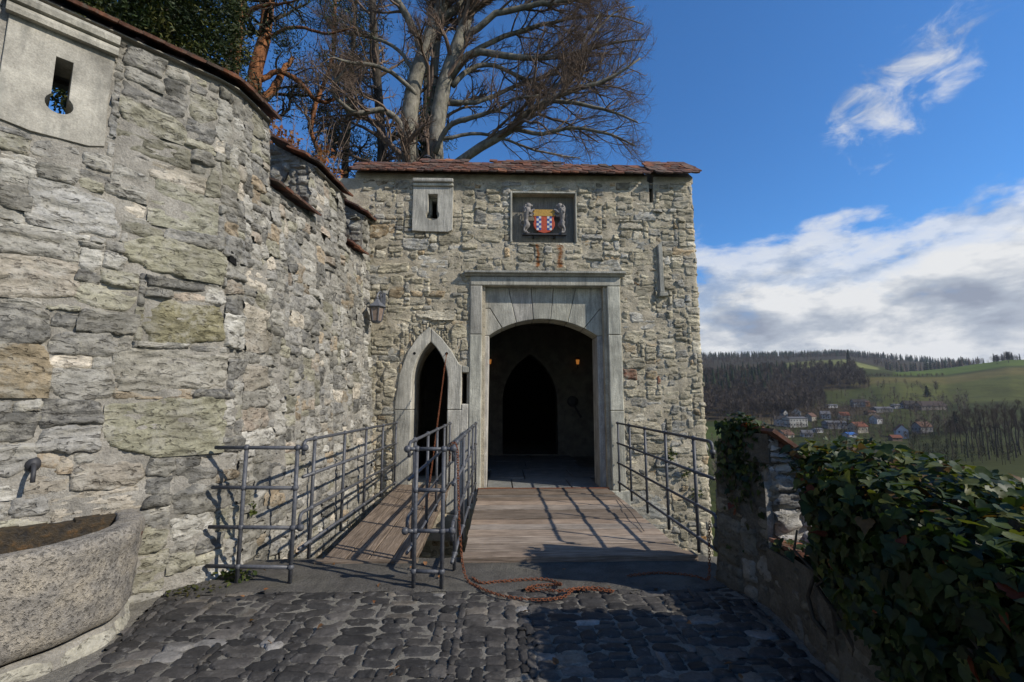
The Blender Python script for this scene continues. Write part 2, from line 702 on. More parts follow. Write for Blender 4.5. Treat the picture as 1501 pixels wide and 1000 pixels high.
def wood(axis):
    def fn(n):
        p = n.pos()
        sc = (0.9, 22, 22) if axis == 'x' else (22, 0.9, 22)
        off = n.scaled(n.attr('seed'), (13, 13, 13))
        q = n.vmath('ADD', p, off)
        g = n.noise(n.scaled(q, sc), 2.4, 7, 0.66, 0.5)
        g2 = n.noise(n.scaled(q, tuple(s * 3.3 for s in sc)), 2.0, 4, 0.6)
        a = n.noise(q, 2.4, 4, 0.6)
        col = n.ramp(g, [(0.28, (0.075, 0.062, 0.053)), (0.50, (0.235, 0.200, 0.172)), (0.72, (0.40, 0.355, 0.315))])
        col = n.mix(col, n.mix(n.attr(), (1.03, .96, .86), 1.0, 'MULTIPLY'), 1.0, 'MULTIPLY')
        col = n.mix(col, n.ramp(g2, [(0.35, 0.62), (0.62, 1.1)]), 0.85, 'MULTIPLY')
        col = n.mix(col, n.ramp(a, [(0.3, 0.7), (0.7, 1.2)]), 1.0, 'MULTIPLY')
        h = n.math('ADD', g, n.math('MULTIPLY', g2, 0.5))
        n.out(col, 0.85, n.bump(h, 0.7, 0.008), spec=0.2)
    return fn


material('wood_cross', wood('x'))
material('wood_long', wood('y'))


def tilemat(n):
    p = n.pos()
    a = n.noise(p, 11, 5, 0.65)
    b = n.noise(p, 60, 4, 0.7)
    col = n.mix(n.attr(), n.ramp(a, [(0.3, 0.55), (0.7, 1.25)]), 1.0, 'MULTIPLY')
    col = n.mix(col, (0.13, 0.115, 0.095), n.ramp(n.noise(p, 17, 6, 0.75), [(0.50, 0.0), (0.66, 0.75)]))
    col = n.mix(col, n.ramp(b, [(0.3, 0.75), (0.7, 1.2)]), 1.0, 'MULTIPLY')
    n.out(col, 0.9, n.bump(n.math('ADD', a, n.math('MULTIPLY', b, 0.5)), 0.5, 0.008), spec=0.15)


material('tile', tilemat)


def paint_grey(n):
    p = n.pos()
    a = n.noise(p, 30, 5, 0.65)
    b = n.noise(p, 6, 3, 0.6)
    col = n.ramp(a, [(0.35, (0.045, 0.047, 0.054)), (0.65, (0.088, 0.092, 0.102))])
    col = n.mix(col, (0.20, 0.20, 0.20), n.ramp(n.noise(p, 80, 4, 0.75), [(0.62, 0.0), (0.72, 0.5)]))
    n.out(col, n.ramp(b, [(0.3, 0.42), (0.7, 0.62)]), n.bump(a, 0.15, 0.004), spec=0.45)


material('paint_grey', paint_grey)


def rust(n):
    p = n.pos()
    a = n.noise(p, 40, 5, 0.7)
    col = n.ramp(a, [(0.3, (0.065, 0.024, 0.014)), (0.55, (0.19, 0.066, 0.030)), (0.75, (0.27, 0.12, 0.055))])
    n.out(col, 0.85, n.bump(a, 0.5, 0.003), spec=0.2)


material('rust', rust)


def flat(name, c, rough=0.7, spec=0.3, metal=0.0, var=0.25, scale=20.0, emit=None):
    def fn(n):
        p = n.pos()
        a = n.noise(p, scale, 4, 0.65)
        col = n.mix(c, n.ramp(a, [(0.3, 1 - var), (0.7, 1 + var)]), 1.0, 'MULTIPLY')
        pr, _ = n.out(col, rough, n.bump(a, 0.2, 0.004), metal, spec)
        if emit:
            pr.inputs['Emission Color'].default_value = tuple(c) + (1,)
            pr.inputs['Emission Strength'].default_value = emit
    return material(name, fn)


flat('iron', (0.035, 0.035, 0.038), 0.6, 0.4)
flat('lantern_grey', (0.10, 0.105, 0.12), 0.5, 0.5)
flat('lantern_glass', (0.20, 0.15, 0.12), 0.25, 0.5)
flat('lamp_glow', (1.0, 0.36, 0.07), 0.5, 0.3, 0, 0.05, 8, 0.28)
flat('lead_grey', (0.21, 0.195, 0.185), 0.7, 0.3, 0, 0.3, 60)
flat('shield_red', (0.42, 0.070, 0.032), 0.6, 0.3, 0, 0.3, 28)
flat('shield_gold', (0.42, 0.25, 0.055), 0.6, 0.3, 0, 0.3, 28)
flat('shield_blue', (0.04, 0.08, 0.26), 0.6, 0.3, 0, 0.25, 28)
flat('shield_white', (0.56, 0.55, 0.52), 0.6, 0.3, 0, 0.15, 28)
flat('darkness', (0.012, 0.012, 0.012), 0.95, 0.05)  # near-black colour stands in for shade in the holes and rear chamber
flat('copper_stub', (0.08, 0.045, 0.03), 0.8, 0.2)


def bark(name, c0, c1, sc=(9, 9, 2.2), lich=None):
    def fn(n):
        p = n.pos()
        a = n.noise(n.scaled(p, sc), 1.0, 6, 0.68, 0.4)
        b = n.noise(p, 3.0, 5, 0.65)
        col = n.ramp(a, [(0.32, c0), (0.66, c1)])
        col = n.mix(col, n.ramp(b, [(0.3, 0.7), (0.7, 1.2)]), 1.0, 'MULTIPLY')
        if lich:
            col = n.mix(col, lich, n.ramp(n.noise(p, 5.5, 6, 0.7), [(0.56, 0.0), (0.66, 0.6)]))
        n.out(col, 0.92, n.bump(a, 0.8, 0.04), spec=0.12)
    return material(name, fn)


bark('beech_bark', (0.095, 0.088, 0.072), (0.27, 0.25, 0.205), (5, 5, 2.2), (0.25, 0.245, 0.16))
bark('twig_bark', (0.125, 0.088, 0.066), (0.22, 0.165, 0.128))
bark('pine_bark', (0.085, 0.040, 0.022), (0.33, 0.145, 0.065), (8, 8, 2.2))
bark('dark_bark', (0.030, 0.026, 0.020), (0.085, 0.072, 0.058))
bark('far_twig', (0.052, 0.042, 0.034), (0.110, 0.088, 0.070), (.3, .3, .1))


def leafmat(name, rough=0.45, spec=0.4, transl=0.3):
    def fn(n):
        p = n.pos()
        a = n.noise(p, 40, 3, 0.6)
        col = n.mix(n.attr(), n.ramp(a, [(0.3, 0.75), (0.7, 1.25)]), 1.0, 'MULTIPLY')
        pr = n.node('ShaderNodeBsdfPrincipled')
        n.put(pr.inputs['Base Color'], col)
        pr.inputs['Roughness'].default_value = rough
        pr.inputs['Specular IOR Level'].default_value = spec
        tr = n.node('ShaderNodeBsdfTranslucent')
        n.put(tr.inputs['Color'], n.mix(col, (1.25, 1.3, 0.55), 1.0, 'MULTIPLY'))
        ms = n.node('ShaderNodeMixShader')
        ms.inputs[0].default_value = transl
        n.t.links.new(pr.outputs[0], ms.inputs[1])
        n.t.links.new(tr.outputs[0], ms.inputs[2])
        o = n.node('ShaderNodeOutputMaterial')
        n.t.links.new(ms.outputs[0], o.inputs['Surface'])
    material(name, fn)


leafmat('ivy_leaf', 0.5, 0.3, 0.36)
leafmat('needle', 0.6, 0.25, 0.12)
leafmat('dry_leaf', 0.7, 0.2, 0.3)


def landmat(n):
    p = n.pos()
    a = n.noise(p, 0.035, 6, 0.65)
    b = n.noise(p, 0.35, 5, 0.7)
    col = n.mix(n.attr(), n.ramp(a, [(0.3, 0.72), (0.7, 1.22)]), 1.0, 'MULTIPLY')
    col = n.mix(col, n.ramp(b, [(0.3, 0.8), (0.7, 1.2)]), 1.0, 'MULTIPLY')
    n.out(col, 0.95, None, spec=0.05)


material('land', landmat)


def housemat(name, rough=0.9):
    def fn(n):
        p = n.pos()
        a = n.noise(p, 0.6, 4, 0.65)
        col = n.mix(n.attr(), n.ramp(a, [(0.3, 0.8), (0.7, 1.15)]), 1.0, 'MULTIPLY')
        n.out(col, rough, None, spec=0.2)
    material(name, fn)


housemat('house_paint')
flat('house_glass', (0.03, 0.035, 0.045), 0.2, 0.5, 0, 0.1, 1.0)


# ------------------------------------------------------------------ rubble masonry
def pack(u0, u1, v0, v1, c, blocked, rng, hs, asp, pre=()):
    """random rubble: fill a rectangle with stones of mixed size; returns (u0,u1,v0,v1) list"""
    nu, nv = int(round((u1 - u0) / c)), int(round((v1 - v0) / c))
    uu = u0 + (np.arange(nu) + .5) * c
    vv = v0 + (np.arange(nv) + .5) * c
    U, Vv = np.meshgrid(uu, vv)
    occ = blocked(U, Vv)
    out = []
    for (a0, a1, b0, b1) in pre:
        out.append((a0, a1, b0, b1))
        occ |= (U > a0) & (U < a1) & (Vv > b0) & (Vv < b1)
    hv = [h for h, _ in hs]
    hp = np.array([p for _, p in hs], float)
    hp /= hp.sum()
    for j in range(nv):
        i = 0
        while i < nu:
            if occ[j, i]:
                i += 1
                continue
            h = int(rng.choice(hv, p=hp))
            wd = max(2, int(round(h * rng.uniform(*asp))))
            run = 0
            while i + run < nu and run < wd and not occ[j, i + run]:
                run += 1
            nxt = i + run
            gap = 0
            while nxt + gap < nu and gap < 3 and not occ[j, nxt + gap]:
                gap += 1
            if 0 < gap < 2:
                run += gap
            hh = 1
            while hh < h and j + hh < nv and not occ[j + hh, i:i + run].any():
                hh += 1
            occ[j:j + hh, i:i + run] = True
            out.append((u0 + i * c, u0 + (i + run) * c, v0 + j * c, v0 + (j + hh) * c))
            i += run
    return out


def stone_geo(fmap, r, rng, prot, joint, res, rnd=False, sink=0.035, relief=0.010, zsc=4.0):
    a0, a1, b0, b1 = r
    cu, cv, hu, hv = (a0 + a1) / 2, (b0 + b1) / 2, (a1 - a0) / 2, (b1 - b0) / 2
    nu = int(np.clip((a1 - a0) / res, 5, 44)) + 1
    nv = int(np.clip((b1 - b0) / res, 5, 34)) + 1
    U, V = np.meshgrid(np.linspace(a0 - .008, a1 + .008, nu), np.linspace(b0 - .008, b1 + .008, nv))
    m = min(hu, hv)
    x, y = (U - cu) / hu, (V - cv) / hv
    sd = rng.uniform(0, 500)
    if rnd:
        ang = rng.normal(0, .12)
        xx = x * math.cos(ang) + y * hv / hu * math.sin(ang)
        yy = y * math.cos(ang) - x * hu / hv * math.sin(ang)
        p = rng.uniform(2.3, 3.6)
        rr = (np.abs(xx) ** p + np.abs(yy) ** p) ** (1 / p)
        dd = (1 - rr) * m - joint * rng.uniform(.5, 1.0)
    else:
        j = rng.uniform(-.36, .36, 4) * m
        k = rng.uniform(.3, 1.7, 4) * joint
        dl = (U - a0) - k[0] + j[0] * y
        dr = (a1 - U) - k[1] + j[1] * y
        db = (V - b0) - k[2] + j[2] * x
        dt = (b1 - V) - k[3] + j[3] * x
        q = 9.0 / m
        D = np.stack([dl, dr, db, dt])
        # clipped corner
        if rng.random() < .6:
            sx, sy = rng.choice([-1, 1]), rng.choice([-1, 1])
            D = np.concatenate([D, ((1.45 + rng.uniform(-.15, .25)) - (x * sx + y * sy))[None] * m * .75])
        dd = -np.log(np.exp(-np.clip(D, -m, None) * q).sum(0)) / q + m * .03
    dd = dd + vnoise(U / (m * .7) + sd, V / (m * .7) + sd) * m * .18 + vnoise(U * 30 + sd, V * 30) * .007
    ew = min(.022, m * .32) * rng.uniform(.7, 1.3)
    prof = sstep((dd + .012) / ew)
    tilt = (rng.normal(0, .35) * x + rng.normal(0, .45) * y) * prot
    h = -sink + (sink + prot + tilt) * np.sqrt(np.clip(prof, 0, 1))
    h = h + prof * relief * (fbm(U * 5 + sd, V * 5 * zsc + sd, 0, 3, .6) + .5 * np.floor(2.5 * vnoise(U * 3 + sd, V * 9 + sd)) / 2.5)
    P = fmap(U, V, h).reshape(-1, 3)
    idx = np.arange(nu * nv).reshape(nv, nu)
    F = np.stack([idx[:-1, :-1], idx[:-1, 1:], idx[1:, 1:], idx[1:, :-1]], -1).reshape(-1, 4)
    ok = (dd.ravel()[F] > -.022).any(1)
    F = F[ok]
    if len(F) == 0:
        return None
    used = np.unique(F)
    re = np.full(nu * nv, -1)
    re[used] = np.arange(len(used))
    return P[used], re[F]


def lay_stones(rects, fmap, rng, parent, mat, palette, prot, joint, res, limit=300, name='stone', rnd=False,
               relief=0.010, special=None, rest_name='small_stones', big=None, zsc=4.0):
    """largest ones are objects of their own, the rest one joined part"""
    area = [(r[1] - r[0]) * (r[3] - r[2]) * (1.0 if big is None else big(r)) for r in rects]
    order = np.argsort(area)[::-1]
    pv = np.array([p[1] for p in palette], float)
    pv /= pv.sum()
    rest = []
    cnt = 0
    for k in order:
        r = rects[k]
        g = stone_geo(fmap, r, rng, prot[0] + (prot[1] - prot[0]) * rng.random() ** 1.6, joint, res(r) if callable(res) else res, rnd, relief=relief, zsc=zsc)
        if g is None:
            continue
        col = np.array(palette[rng.choice(len(palette), p=pv)][0]) * rng.uniform(.58, 1.32)
        if special is not None:
            s = special(r)
            if s is not None:
                col = np.array(s)
        if cnt < limit:
            mk(name, g[0], g[1], mat, parent, tint=col)
            cnt += 1
        else:
            rest.append((g[0], g[1], np.tile(col, (len(g[0]), 1))))
    if rest:
        o = 0
        Fs = []
        for g in rest:
            Fs.append(g[1] + o)
            o += len(g[0])
        ob = mk(rest_name, np.concatenate([g[0] for g in rest]), np.concatenate(Fs), mat, parent,
                tint=np.concatenate([g[2] for g in rest]))
        tag(ob, kind='stuff')


def sheet(name, fmap, us, vs, keep, mat, parent, amp=0.008, h0=0.0, fr=9.0):
    U, V = np.meshgrid(us, vs)
    h = h0 + amp * fbm(U * fr, V * fr, 3.3, 3) + amp * .8 * vnoise(U * 2.1, V * 2.1, 8.0)
    P = fmap(U, V, h).reshape(-1, 3)
    nu, nv = len(us), len(vs)
    idx = np.arange(nu * nv).reshape(nv, nu)
    F = np.stack([idx[:-1, :-1], idx[:-1, 1:], idx[1:, 1:], idx[1:, :-1]], -1)
    cu, cv = (U[:-1, :-1] + U[1:, 1:]) / 2, (V[:-1, :-1] + V[1:, 1:]) / 2
    F = F[keep(cu, cv)]
    return mk(name, P, F.reshape(-1, 4), mat, parent)


def lines(a, b, step, snaps=()):
    g = np.linspace(a, b, int(round((b - a) / step)) + 1)
    for s in snaps:
        i = np.argmin(np.abs(g - s))
        g[i] = s
    return np.unique(g)


def inrect(U, V, r):
    return (U > r[0]) & (U < r[1]) & (V > r[2]) & (V < r[3])


def inpoly(U, V, poly):
    res = np.zeros(U.shape, bool)
    n = len(poly)
    for i in range(n):
        x0, y0 = poly[i]
        x1, y1 = poly[(i + 1) % n]
        c = (y0 > V) != (y1 > V)
        with np.errstate(divide='ignore', invalid='ignore'):
            xi = (x1 - x0) * (V - y0) / (y1 - y0 + 1e-12) + x0
        res ^= c & (U < xi)
    return res


# ------------------------------------------------------------------ roof tiles
def tile_meshes():
    res = []
    rg = np.random.default_rng(5)
    cols = [(0.15, 0.072, 0.050), (0.19, 0.085, 0.054), (0.115, 0.066, 0.052), (0.24, 0.10, 0.056), (0.105, 0.075, 0.060),
            (0.17, 0.105, 0.078), (0.13, 0.060, 0.044), (0.30, 0.13, 0.07)]
    for c in cols:
        wd, ln, th = .084, .34, .027
        out = [(-wd, 0.02), (-wd * .55, 0.004), (0, 0), (wd * .55, .004), (wd, .02), (wd, ln), (-wd, ln)]
        V, n = [], len(out)
        for zz in (0, th):
            for (x, y) in out:
                V.append((x, y, zz + .006 * (x / wd) ** 2 + rg.normal(0, .0015)))
        F = [tuple(range(n, 2 * n)), tuple(range(n - 1, -1, -1))]
        F += [(i, (i + 1) % n, n + (i + 1) % n, n + i) for i in range(n)]
        me = make_mesh('tile', np.array(V), F, c, False)
        me.materials.append(MATS['tile'])
        res.append(me)
    return res


TILES = tile_meshes()


def tile_band(parent, fmap, s0, s1, z, over, rows, slope, rng, expo=0.15, step=0.172, both=None):
    """courses of flat tiles: eave at offset 'over' before the face, climbing backwards"""
    n = max(1, int(round((s1 - s0) / step)))
    for r in range(rows):
        for i in range(n + (r % 2)):
            s = s0 + (i + (.5 if r % 2 == 0 else 0.0)) * (s1 - s0) / n
            if s < s0 - .02 or s > s1 + .02:
                continue
            p = fmap(np.array([s]), np.array([z]), np.array([over]))[0]
            q = fmap(np.array([s]), np.array([z]), np.array([over - 1.0]))[0]
            e = fmap(np.array([s + .05]), np.array([z]), np.array([over]))[0]
            back = Vector(q - p).normalized()
            al = Vector(e - p).normalized()
            up = (back * math.cos(slope) + Vector((0, 0, 1)) * math.sin(slope)).normalized()
            nn = al.cross(up).normalized()
            if nn.z < 0:
                nn = -nn
            al = up.cross(nn)
            M = Matrix((al, up, nn)).transposed().to_4x4()
            pos = Vector(p) + up * (r * expo + rng.normal(0, .010)) + nn * (.020 * 1.0 + rng.normal(0, .003))
            # each tile lies a little flatter than the roof, on the one below
            M = Matrix.Translation(pos) @ M @ Matrix.Rotation(-.085 + rng.normal(0, .030), 4, 'X') @ Matrix.Rotation(rng.normal(0, .03), 4, 'Z') @ Matrix.Rotation(rng.normal(0, .02), 4, 'Y')
            inst('roof_tile', TILES[int(rng.choice(len(TILES), p=[.2, .18, .18, .08, .14, .1, .09, .03]))], parent, M)


# ================================================================== SETTING: terrain
T_COLS = np.array([-6, -1.5, 0.0, .25, .33, .46, .625, .775, .895, 1.0, 1.15, 1.6, 2.5, 6.0])
_Y = np.array([12, 25, 40, 60, 100, 150, 200, 250, 300, 350, 400, 450, 500, 550, 600, 650, 700, 800, 900, 1000, 1200, 1500, 1700, 2000, 2600.])


def _row(px):
    """y pixel heights -> z"""
    return px


def build_table():
    # ground line of the far landscape at given depth, as slope from eye level (per metre)
    c46 = dict(zip(_Y, [-7.5, -10, -12, -15, -20, -25, -28, -27, -25, -19, -16, -11, -5, 5, 16, 25, 34, 48, 63, 76, 102, 141, 165, 150, 100]))
    c77 = dict(zip(_Y, [-10, -12, -14, -16.5, -21, -26, -30, -27, -23, -17.5, -11.5, -8, -1, 9, 20, 30, 41, 63, 84, 95, 115, 150, 170, 150, 100]))
    c89 = dict(zip(_Y, [-11, -13, -14.5, -16.5, -20, -23, -27, -25.5, -23.5, -17, -10.5, -2, 7, 17, 25, 32, 41, 54, 56, 66, 90, 134, 140, 120, 80]))
    c10 = dict(zip(_Y, [-12, -13.5, -15, -17, -19.5, -22, -24.5, -23.5, -20, -15, -10, -4, 2, 13, 25, 35, 44, 62, 66, 70, 85, 125, 130, 110, 70]))
    c15 = dict(zip(_Y, [-12.5, -14, -15.5, -17, -19, -21.5, -23.5, -22.5, -21, -15, -7, 3, 13.5, 26, 38.5, 50, 60, 75, 82, 85, 92, 120, 125, 110, 70]))
    A = lambda dct: np.array([dct[y] for y in _Y], float)
    c46, c77, c89, c10, c15 = map(A, (c46, c77, c89, c10, c15))
    c62 = (c46 + c77) / 2
    low = np.array([-3.2, -3.2, -4, -8, -16, -24, -28, -27, -25, -19, -16, -11, -5, 5, 16, 25, 34, 48, 63, 76, 102, 141, 165, 150, 100.])
    c33 = .5 * low + .5 * c46
    c33[0] = -3.6
    c16 = c15.copy()
    c16[0] = -14
    c25 = c15.copy()
    c25[0] = -15
    c60 = c15.copy()
    c60[0] = -18
    return np.stack([low, low, low, low, c33, c46, c62, c77, c89, c10, c15, c16, c25, c60], 1)


T_TAB = build_table()


def terrain_z(X, Y):
    X, Y = np.broadcast_arrays(np.asarray(X, float), np.asarray(Y, float))
    Yc = np.clip(Y, 12, 2600)
    t = np.clip(X / Yc, -6, 6)
    i = np.clip(np.searchsorted(_Y, Yc) - 1, 0, len(_Y) - 2)
    f = (Yc - _Y[i]) / (_Y[i + 1] - _Y[i])
    j = np.clip(np.searchsorted(T_COLS, t) - 1, 0, len(T_COLS) - 2)
    g = (t - T_COLS[j]) / (T_COLS[j + 1] - T_COLS[j])
    g = np.clip(g, 0, 1)
    z = (T_TAB[i, j] * (1 - f) * (1 - g) + T_TAB[i + 1, j] * f * (1 - g) + T_TAB[i, j + 1] * (1 - f) * g + T_TAB[i + 1, j + 1] * f * g)
    amp = np.clip((Yc - 60) / 400, 0, 1)
    return z + amp * (vnoise(X / 90., Y / 90.) * 1.8 + vnoise(X / 260., Y / 260.) * 3.5)


def land_colour(X, Y):
    t = X / np.maximum(Y, 12)
    px = 733 + 667 * t
    n = .5 + .5 * fbm(X / 70., Y / 70., 1.0, 3)
    green = np.array([.085, .115, .028])
    dark = np.array([.050, .062, .022])
    straw = np.array([.165, .145, .055])
    brown = np.array([.075, .058, .036])
    C = dark[None] * (1 - n)[:, None] + np.array([.075, .085, .030])[None] * n[:, None]

    def put(m, c):
        C[m] = np.array(c) * (0.9 + .2 * n[m])[:, None]
    # woods
    put((Y > 390) & (Y < 760) & (px < 1300 - (Y - 400) * .10), brown)
    put((Y > 760) & (px < 1195), brown)
    put(Y > 1050, (.060, .052, .036))
    # meadows on the slope
    put((Y > 790) & (Y < 960) & (px > 1160) & (px < 1300), (.20, .215, .085))
    put((Y > 660) & (Y < 860) & (px > 1325 + (Y - 760) * .05), (.115, .165, .035))
    put((Y > 585) & (Y < 640) & (px > 1255), straw * .9)
    put((Y > 440) & (Y < 585) & (px > 1290), (.105, .115, .036))
    put((Y > 470) & (Y < 560) & (px > 1190) & (px < 1300), (.075, .088, .030))
    put((Y > 355) & (Y < 395) & (px > 1070) & (px < 1140), (.17, .135, .075))
    put((Y > 300) & (Y < 345) & (px < 1110), (.085, .115, .03))
    put((Y > 60) & (Y < 270) & (px > 1330), (.075, .085, .030))
    return C * np.array([.68, .66, .56])  # all land toned down, the valley's cloud shadow put into its colour


def build_terrain():
    ys = np.concatenate([np.linspace(-60, 10, 10), np.geomspace(12, 2600, 150)])
    ts = np.unique(np.concatenate([np.linspace(-6, .3, 22), np.linspace(.3, 1.4, 130), np.linspace(1.4, 6, 24)]))
    TT, YY = np.meshgrid(ts, ys)
    XX = TT * np.maximum(YY, 12)
    Z = terrain_z(XX, YY)
    # keep the sheet well under the castle platform
    under = (XX < 3.0) & (YY < 30)
    Z = np.where(under, np.minimum(Z, -3.2), Z)
    P = np.stack([XX, YY, Z], -1).reshape(-1, 3)
    n, m = len(ts), len(ys)
    idx = np.arange(n * m).reshape(m, n)
    F = np.stack([idx[:-1, :-1], idx[:-1, 1:], idx[1:, 1:], idx[1:, :-1]], -1).reshape(-1, 4)
    o = mk('terrain', P, F, 'land', None, tint=land_colour(P[:, 0], P[:, 1]))
    tag(o, 'valley floor and hillside of meadows and wooded slopes', 'terrain', kind='structure')


build_terrain()

# garden behind the walls (carries the trees)
g = MB()
U, V = np.meshgrid(np.linspace(-24, 3.2, 20), np.linspace(13.7, 40, 16))
Z = 2.0 + .3 * vnoise(U * .3, V * .3) - np.clip((U - 0) / 3.2, 0, 1) ** 2 * 2.5
idx = np.arange(U.size).reshape(U.shape)
Fq = np.stack([idx[:-1, :-1], idx[:-1, 1:], idx[1:, 1:], idx[1:, :-1]], -1).reshape(-1, 4)
tag(mk('garden_ground', np.stack([U, V, Z], -1).reshape(-1, 3), Fq, 'land', None, tint=(.07, .065, .03)),
    'grassy castle garden behind the gatehouse and wall', 'ground', kind='structure')
U, V = np.meshgrid(np.linspace(-24, -3.4, 16), np.linspace(-2, 13.7, 12))
Z = 2.0 + .2 * vnoise(U * .3, V * .3)
idx = np.arange(U.size).reshape(U.shape)
Fq = np.stack([idx[:-1, :-1], idx[:-1, 1:], idx[1:, 1:], idx[1:, :-1]], -1).reshape(-1, 4)
ok = (U[:-1, 1:] < -4.0 - np.clip(4.3 - V[:-1, 1:], 0, 9) * 0.95).ravel()
tag(mk('upper_terrace', np.stack([U, V, Z], -1).reshape(-1, 3), Fq[ok], 'land', None, tint=(.07, .065, .03)),
    'raised terrace behind the curtain wall', 'ground', kind='structure')

# ================================================================== SETTING: courtyard
rng = np.random.default_rng(11)
gmap = lambda u, v, h: np.stack(np.broadcast_arrays(u, v, h), -1)
court = sheet('courtyard_ground', gmap, lines(-6.0, 2.35, .045), lines(-2.5, 4.87, .045),
              lambda U, V: np.ones(U.shape, bool), 'paving_mortar', None, 0.007)
tag(court, 'cobbled castle forecourt set in pale mortar', 'ground', kind='structure')
strip = MB()
us, vs = lines(-2.75, 2.1, .05), lines(4.06, 4.86, .05)
U, V = np.meshgrid(us, vs)
edge_n = np.where(V < 4.1, -.012, 0)
H = .018 + .004 * fbm(U * 6, V * 6, 2.) + edge_n
idx = np.arange(U.size).reshape(U.shape)
Fq = np.stack([idx[:-1, :-1], idx[:-1, 1:], idx[1:, 1:], idx[1:, :-1]], -1).reshape(-1, 4)
ob = mk('concrete_strip', np.stack([U, V + .03 * vnoise(U * 3, V * 0), H], -1).reshape(-1, 3), Fq, 'concrete', None)
tag(ob, 'smooth dark concrete strip before the bridge ends', 'pavement', kind='structure')
# retaining wall of the ditch, ditch floor
b = MB()
b.box(-3.6, 2.6, 4.3, 4.875, -3.4, -.03)
tag(b.build('ditch_bank', 'dark_mortar'), 'near bank of the dry ditch under the bridges', 'ground', kind='structure')
b = MB()
b.box(-3.6, 4.5, 4.86, 8.4, -2.6, -2.3)
tag(b.build('ditch_floor', 'dark_mortar'), 'floor of the dry ditch under the bridges', 'ground', kind='structure')


def cob_block(U, V):
    left = U < -2.35 - (V - 2.6) * .28
    return left | (U > 2.02 - np.clip(3.9 - V, 0, 9) * .10) | (V > 4.06 + .02 * np.sin(U * 3))


cob = pack(-3.2, 2.1, 1.75, 4.1, .0245, cob_block, rng, [(4, .40), (5, .34), (3, .30), (6, .1)], (1.3, 2.5))
lay_stones(cob, gmap, rng, court, 'cobble',
           [((.046, .042, .038), 5), ((.032, .030, .028), 4), ((.075, .068, .060), 2.4), ((.12, .105, .085), .7), ((.17, .16, .145), .35)],
           (.007, .015), .002, .015, 300, 'cobblestone', True, .004, None, 'far_cobbles',
           big=lambda r: 1.0 if (r[2] > 2.55 and r[0] < 0.9) else .3, zsc=1.0)

# ================================================================== CURTAIN WALL (left)
D = np.array([-.6816, -.7317])
LW = Path([(-2.5 + D[0] * 4.2, 4.38 + D[1] * 4.2), (-2.5, 4.38), (-2.18, 8.32)], .24, (.092, .058), (-2.5, 4.38))
S_END = LW.s[-1]
LW.s0 = LW.s[0]
wall = thing('curtain_wall', 'tall rubble stone curtain wall with tiled crenellations along the left', 'wall', (-2.6, 5.0, 0))
C1, C2 = (.76, 1.76), (2.80, 3.52)
WT, WS = 4.90, 4.12
PANEL = (-1.70, -1.06, 3.72, 4.72)
HOLE = (-1.52, -1.20, 3.86, 4.55)


def lw_top(U):
    return np.where(((U > C1[0]) & (U < C1[1])) | ((U > C2[0]) & (U < C2[1])), WS, WT)


def lw_bot(U):
    return np.where(U > .35, -2.4, -.12)


us = lines(LW.s0, S_END, .045, [C1[0], C1[1], C2[0], C2[1], HOLE[0], HOLE[1]])
vs = lines(-2.4, WT, .045, [WS, WT, HOLE[2], HOLE[3]])
lw_sheet = sheet('wall_face', LW, us, vs, lambda U, V: (V < lw_top(U)) & (V > lw_bot(U)) & ~inrect(U, V, HOLE),
                 'curtain_mortar', wall, .011, -.007)


def lw_block(U, V):
    return (V > lw_top(U) - .03) | (V < lw_bot(U) + .02) | inrect(U, V, (PANEL[0] - .02, PANEL[1] + .02, PANEL[2] - .02, 5))


pre = [(-.86, -.02, 2.72, 3.07), (-.70, .02, 2.10, 2.50), (-.88, .02, 1.12, 1.62), (-.86, .04, 1.68, 2.03), (-1.92, -1.22, 1.62, 2.02),
       (-1.46, -.90, 2.96, 3.34), (-.72, -.16, 3.18, 3.62), (-1.62, -1.12, 2.36, 2.70), (-1.10, -.72, 2.14, 2.34)]
rng = np.random.default_rng(23)
near = pack(LW.s0, .30, -.1, WT, .05, lw_block, rng, [(1, .05), (2, .26), (3, .3), (4, .26), (5, .16), (6, .06)], (1.2, 2.9), pre)
far = pack(.30, S_END, -2.4, WT, .045, lw_block, rng, [(2, .3), (3, .35), (4, .25), (5, .14), (6, .05)], (1.0, 2.2))


def lw_special(r):
    sp = {(-.86, 2.72): (.30, .285, .205), (-.70, 2.10): (.22, .20, .12), (-.88, 1.12): (.30, .288, .205), (-.86, 1.68): (.32, .30, .25),
          (-1.92, 1.62): (.29, .235, .155), (-1.46, 2.96): (.40, .39, .36), (-.72, 3.18): (.30, .29, .22)}
    return sp.get((r[0], r[2]))


LW_PAL = [((.34, .325, .285), 4), ((.265, .255, .23), 4), ((.41, .395, .35), 2.6), ((.21, .205, .19), 2.8), ((.30, .285, .215), 2), ((.33, .265, .185), .7),
          ((.40, .335, .265), .7), ((.17, .165, .15), 1.4), ((.47, .42, .34), .9)]
lay_stones([r for r in near + far if r[1] > -3.3 and r[2] > -1.2], LW, rng, lw_sheet, 'curtain_stone', LW_PAL, (.002, .032), .005, lambda r: .015 if r[1] < .6 else .020, 300, 'stone', False, .015, lw_special,
           big=lambda r: 1.6 if r[1] < .4 else 1.0)


# solid body behind the facing
def wall_block(name, path, s0, s1, z0, z1, front, back, mat, parent, n=14):
    s = np.linspace(s0, s1, n)
    R = [path(s, z0, front), path(s, z1, front), path(s, z1, -back), path(s, z0, -back)]
    V = np.concatenate(R)
    F = []
    for k in range(4):
        for i in range(n - 1):
            a, b2 = k * n + i, ((k + 1) % 4) * n + i
            F.append((a, a + 1, b2 + 1, b2))
    F += [(0, n, 2 * n, 3 * n), (n - 1, 4 * n - 1, 3 * n - 1, 2 * n - 1)]
    return mk(name, V, F, mat, parent, smooth=False)


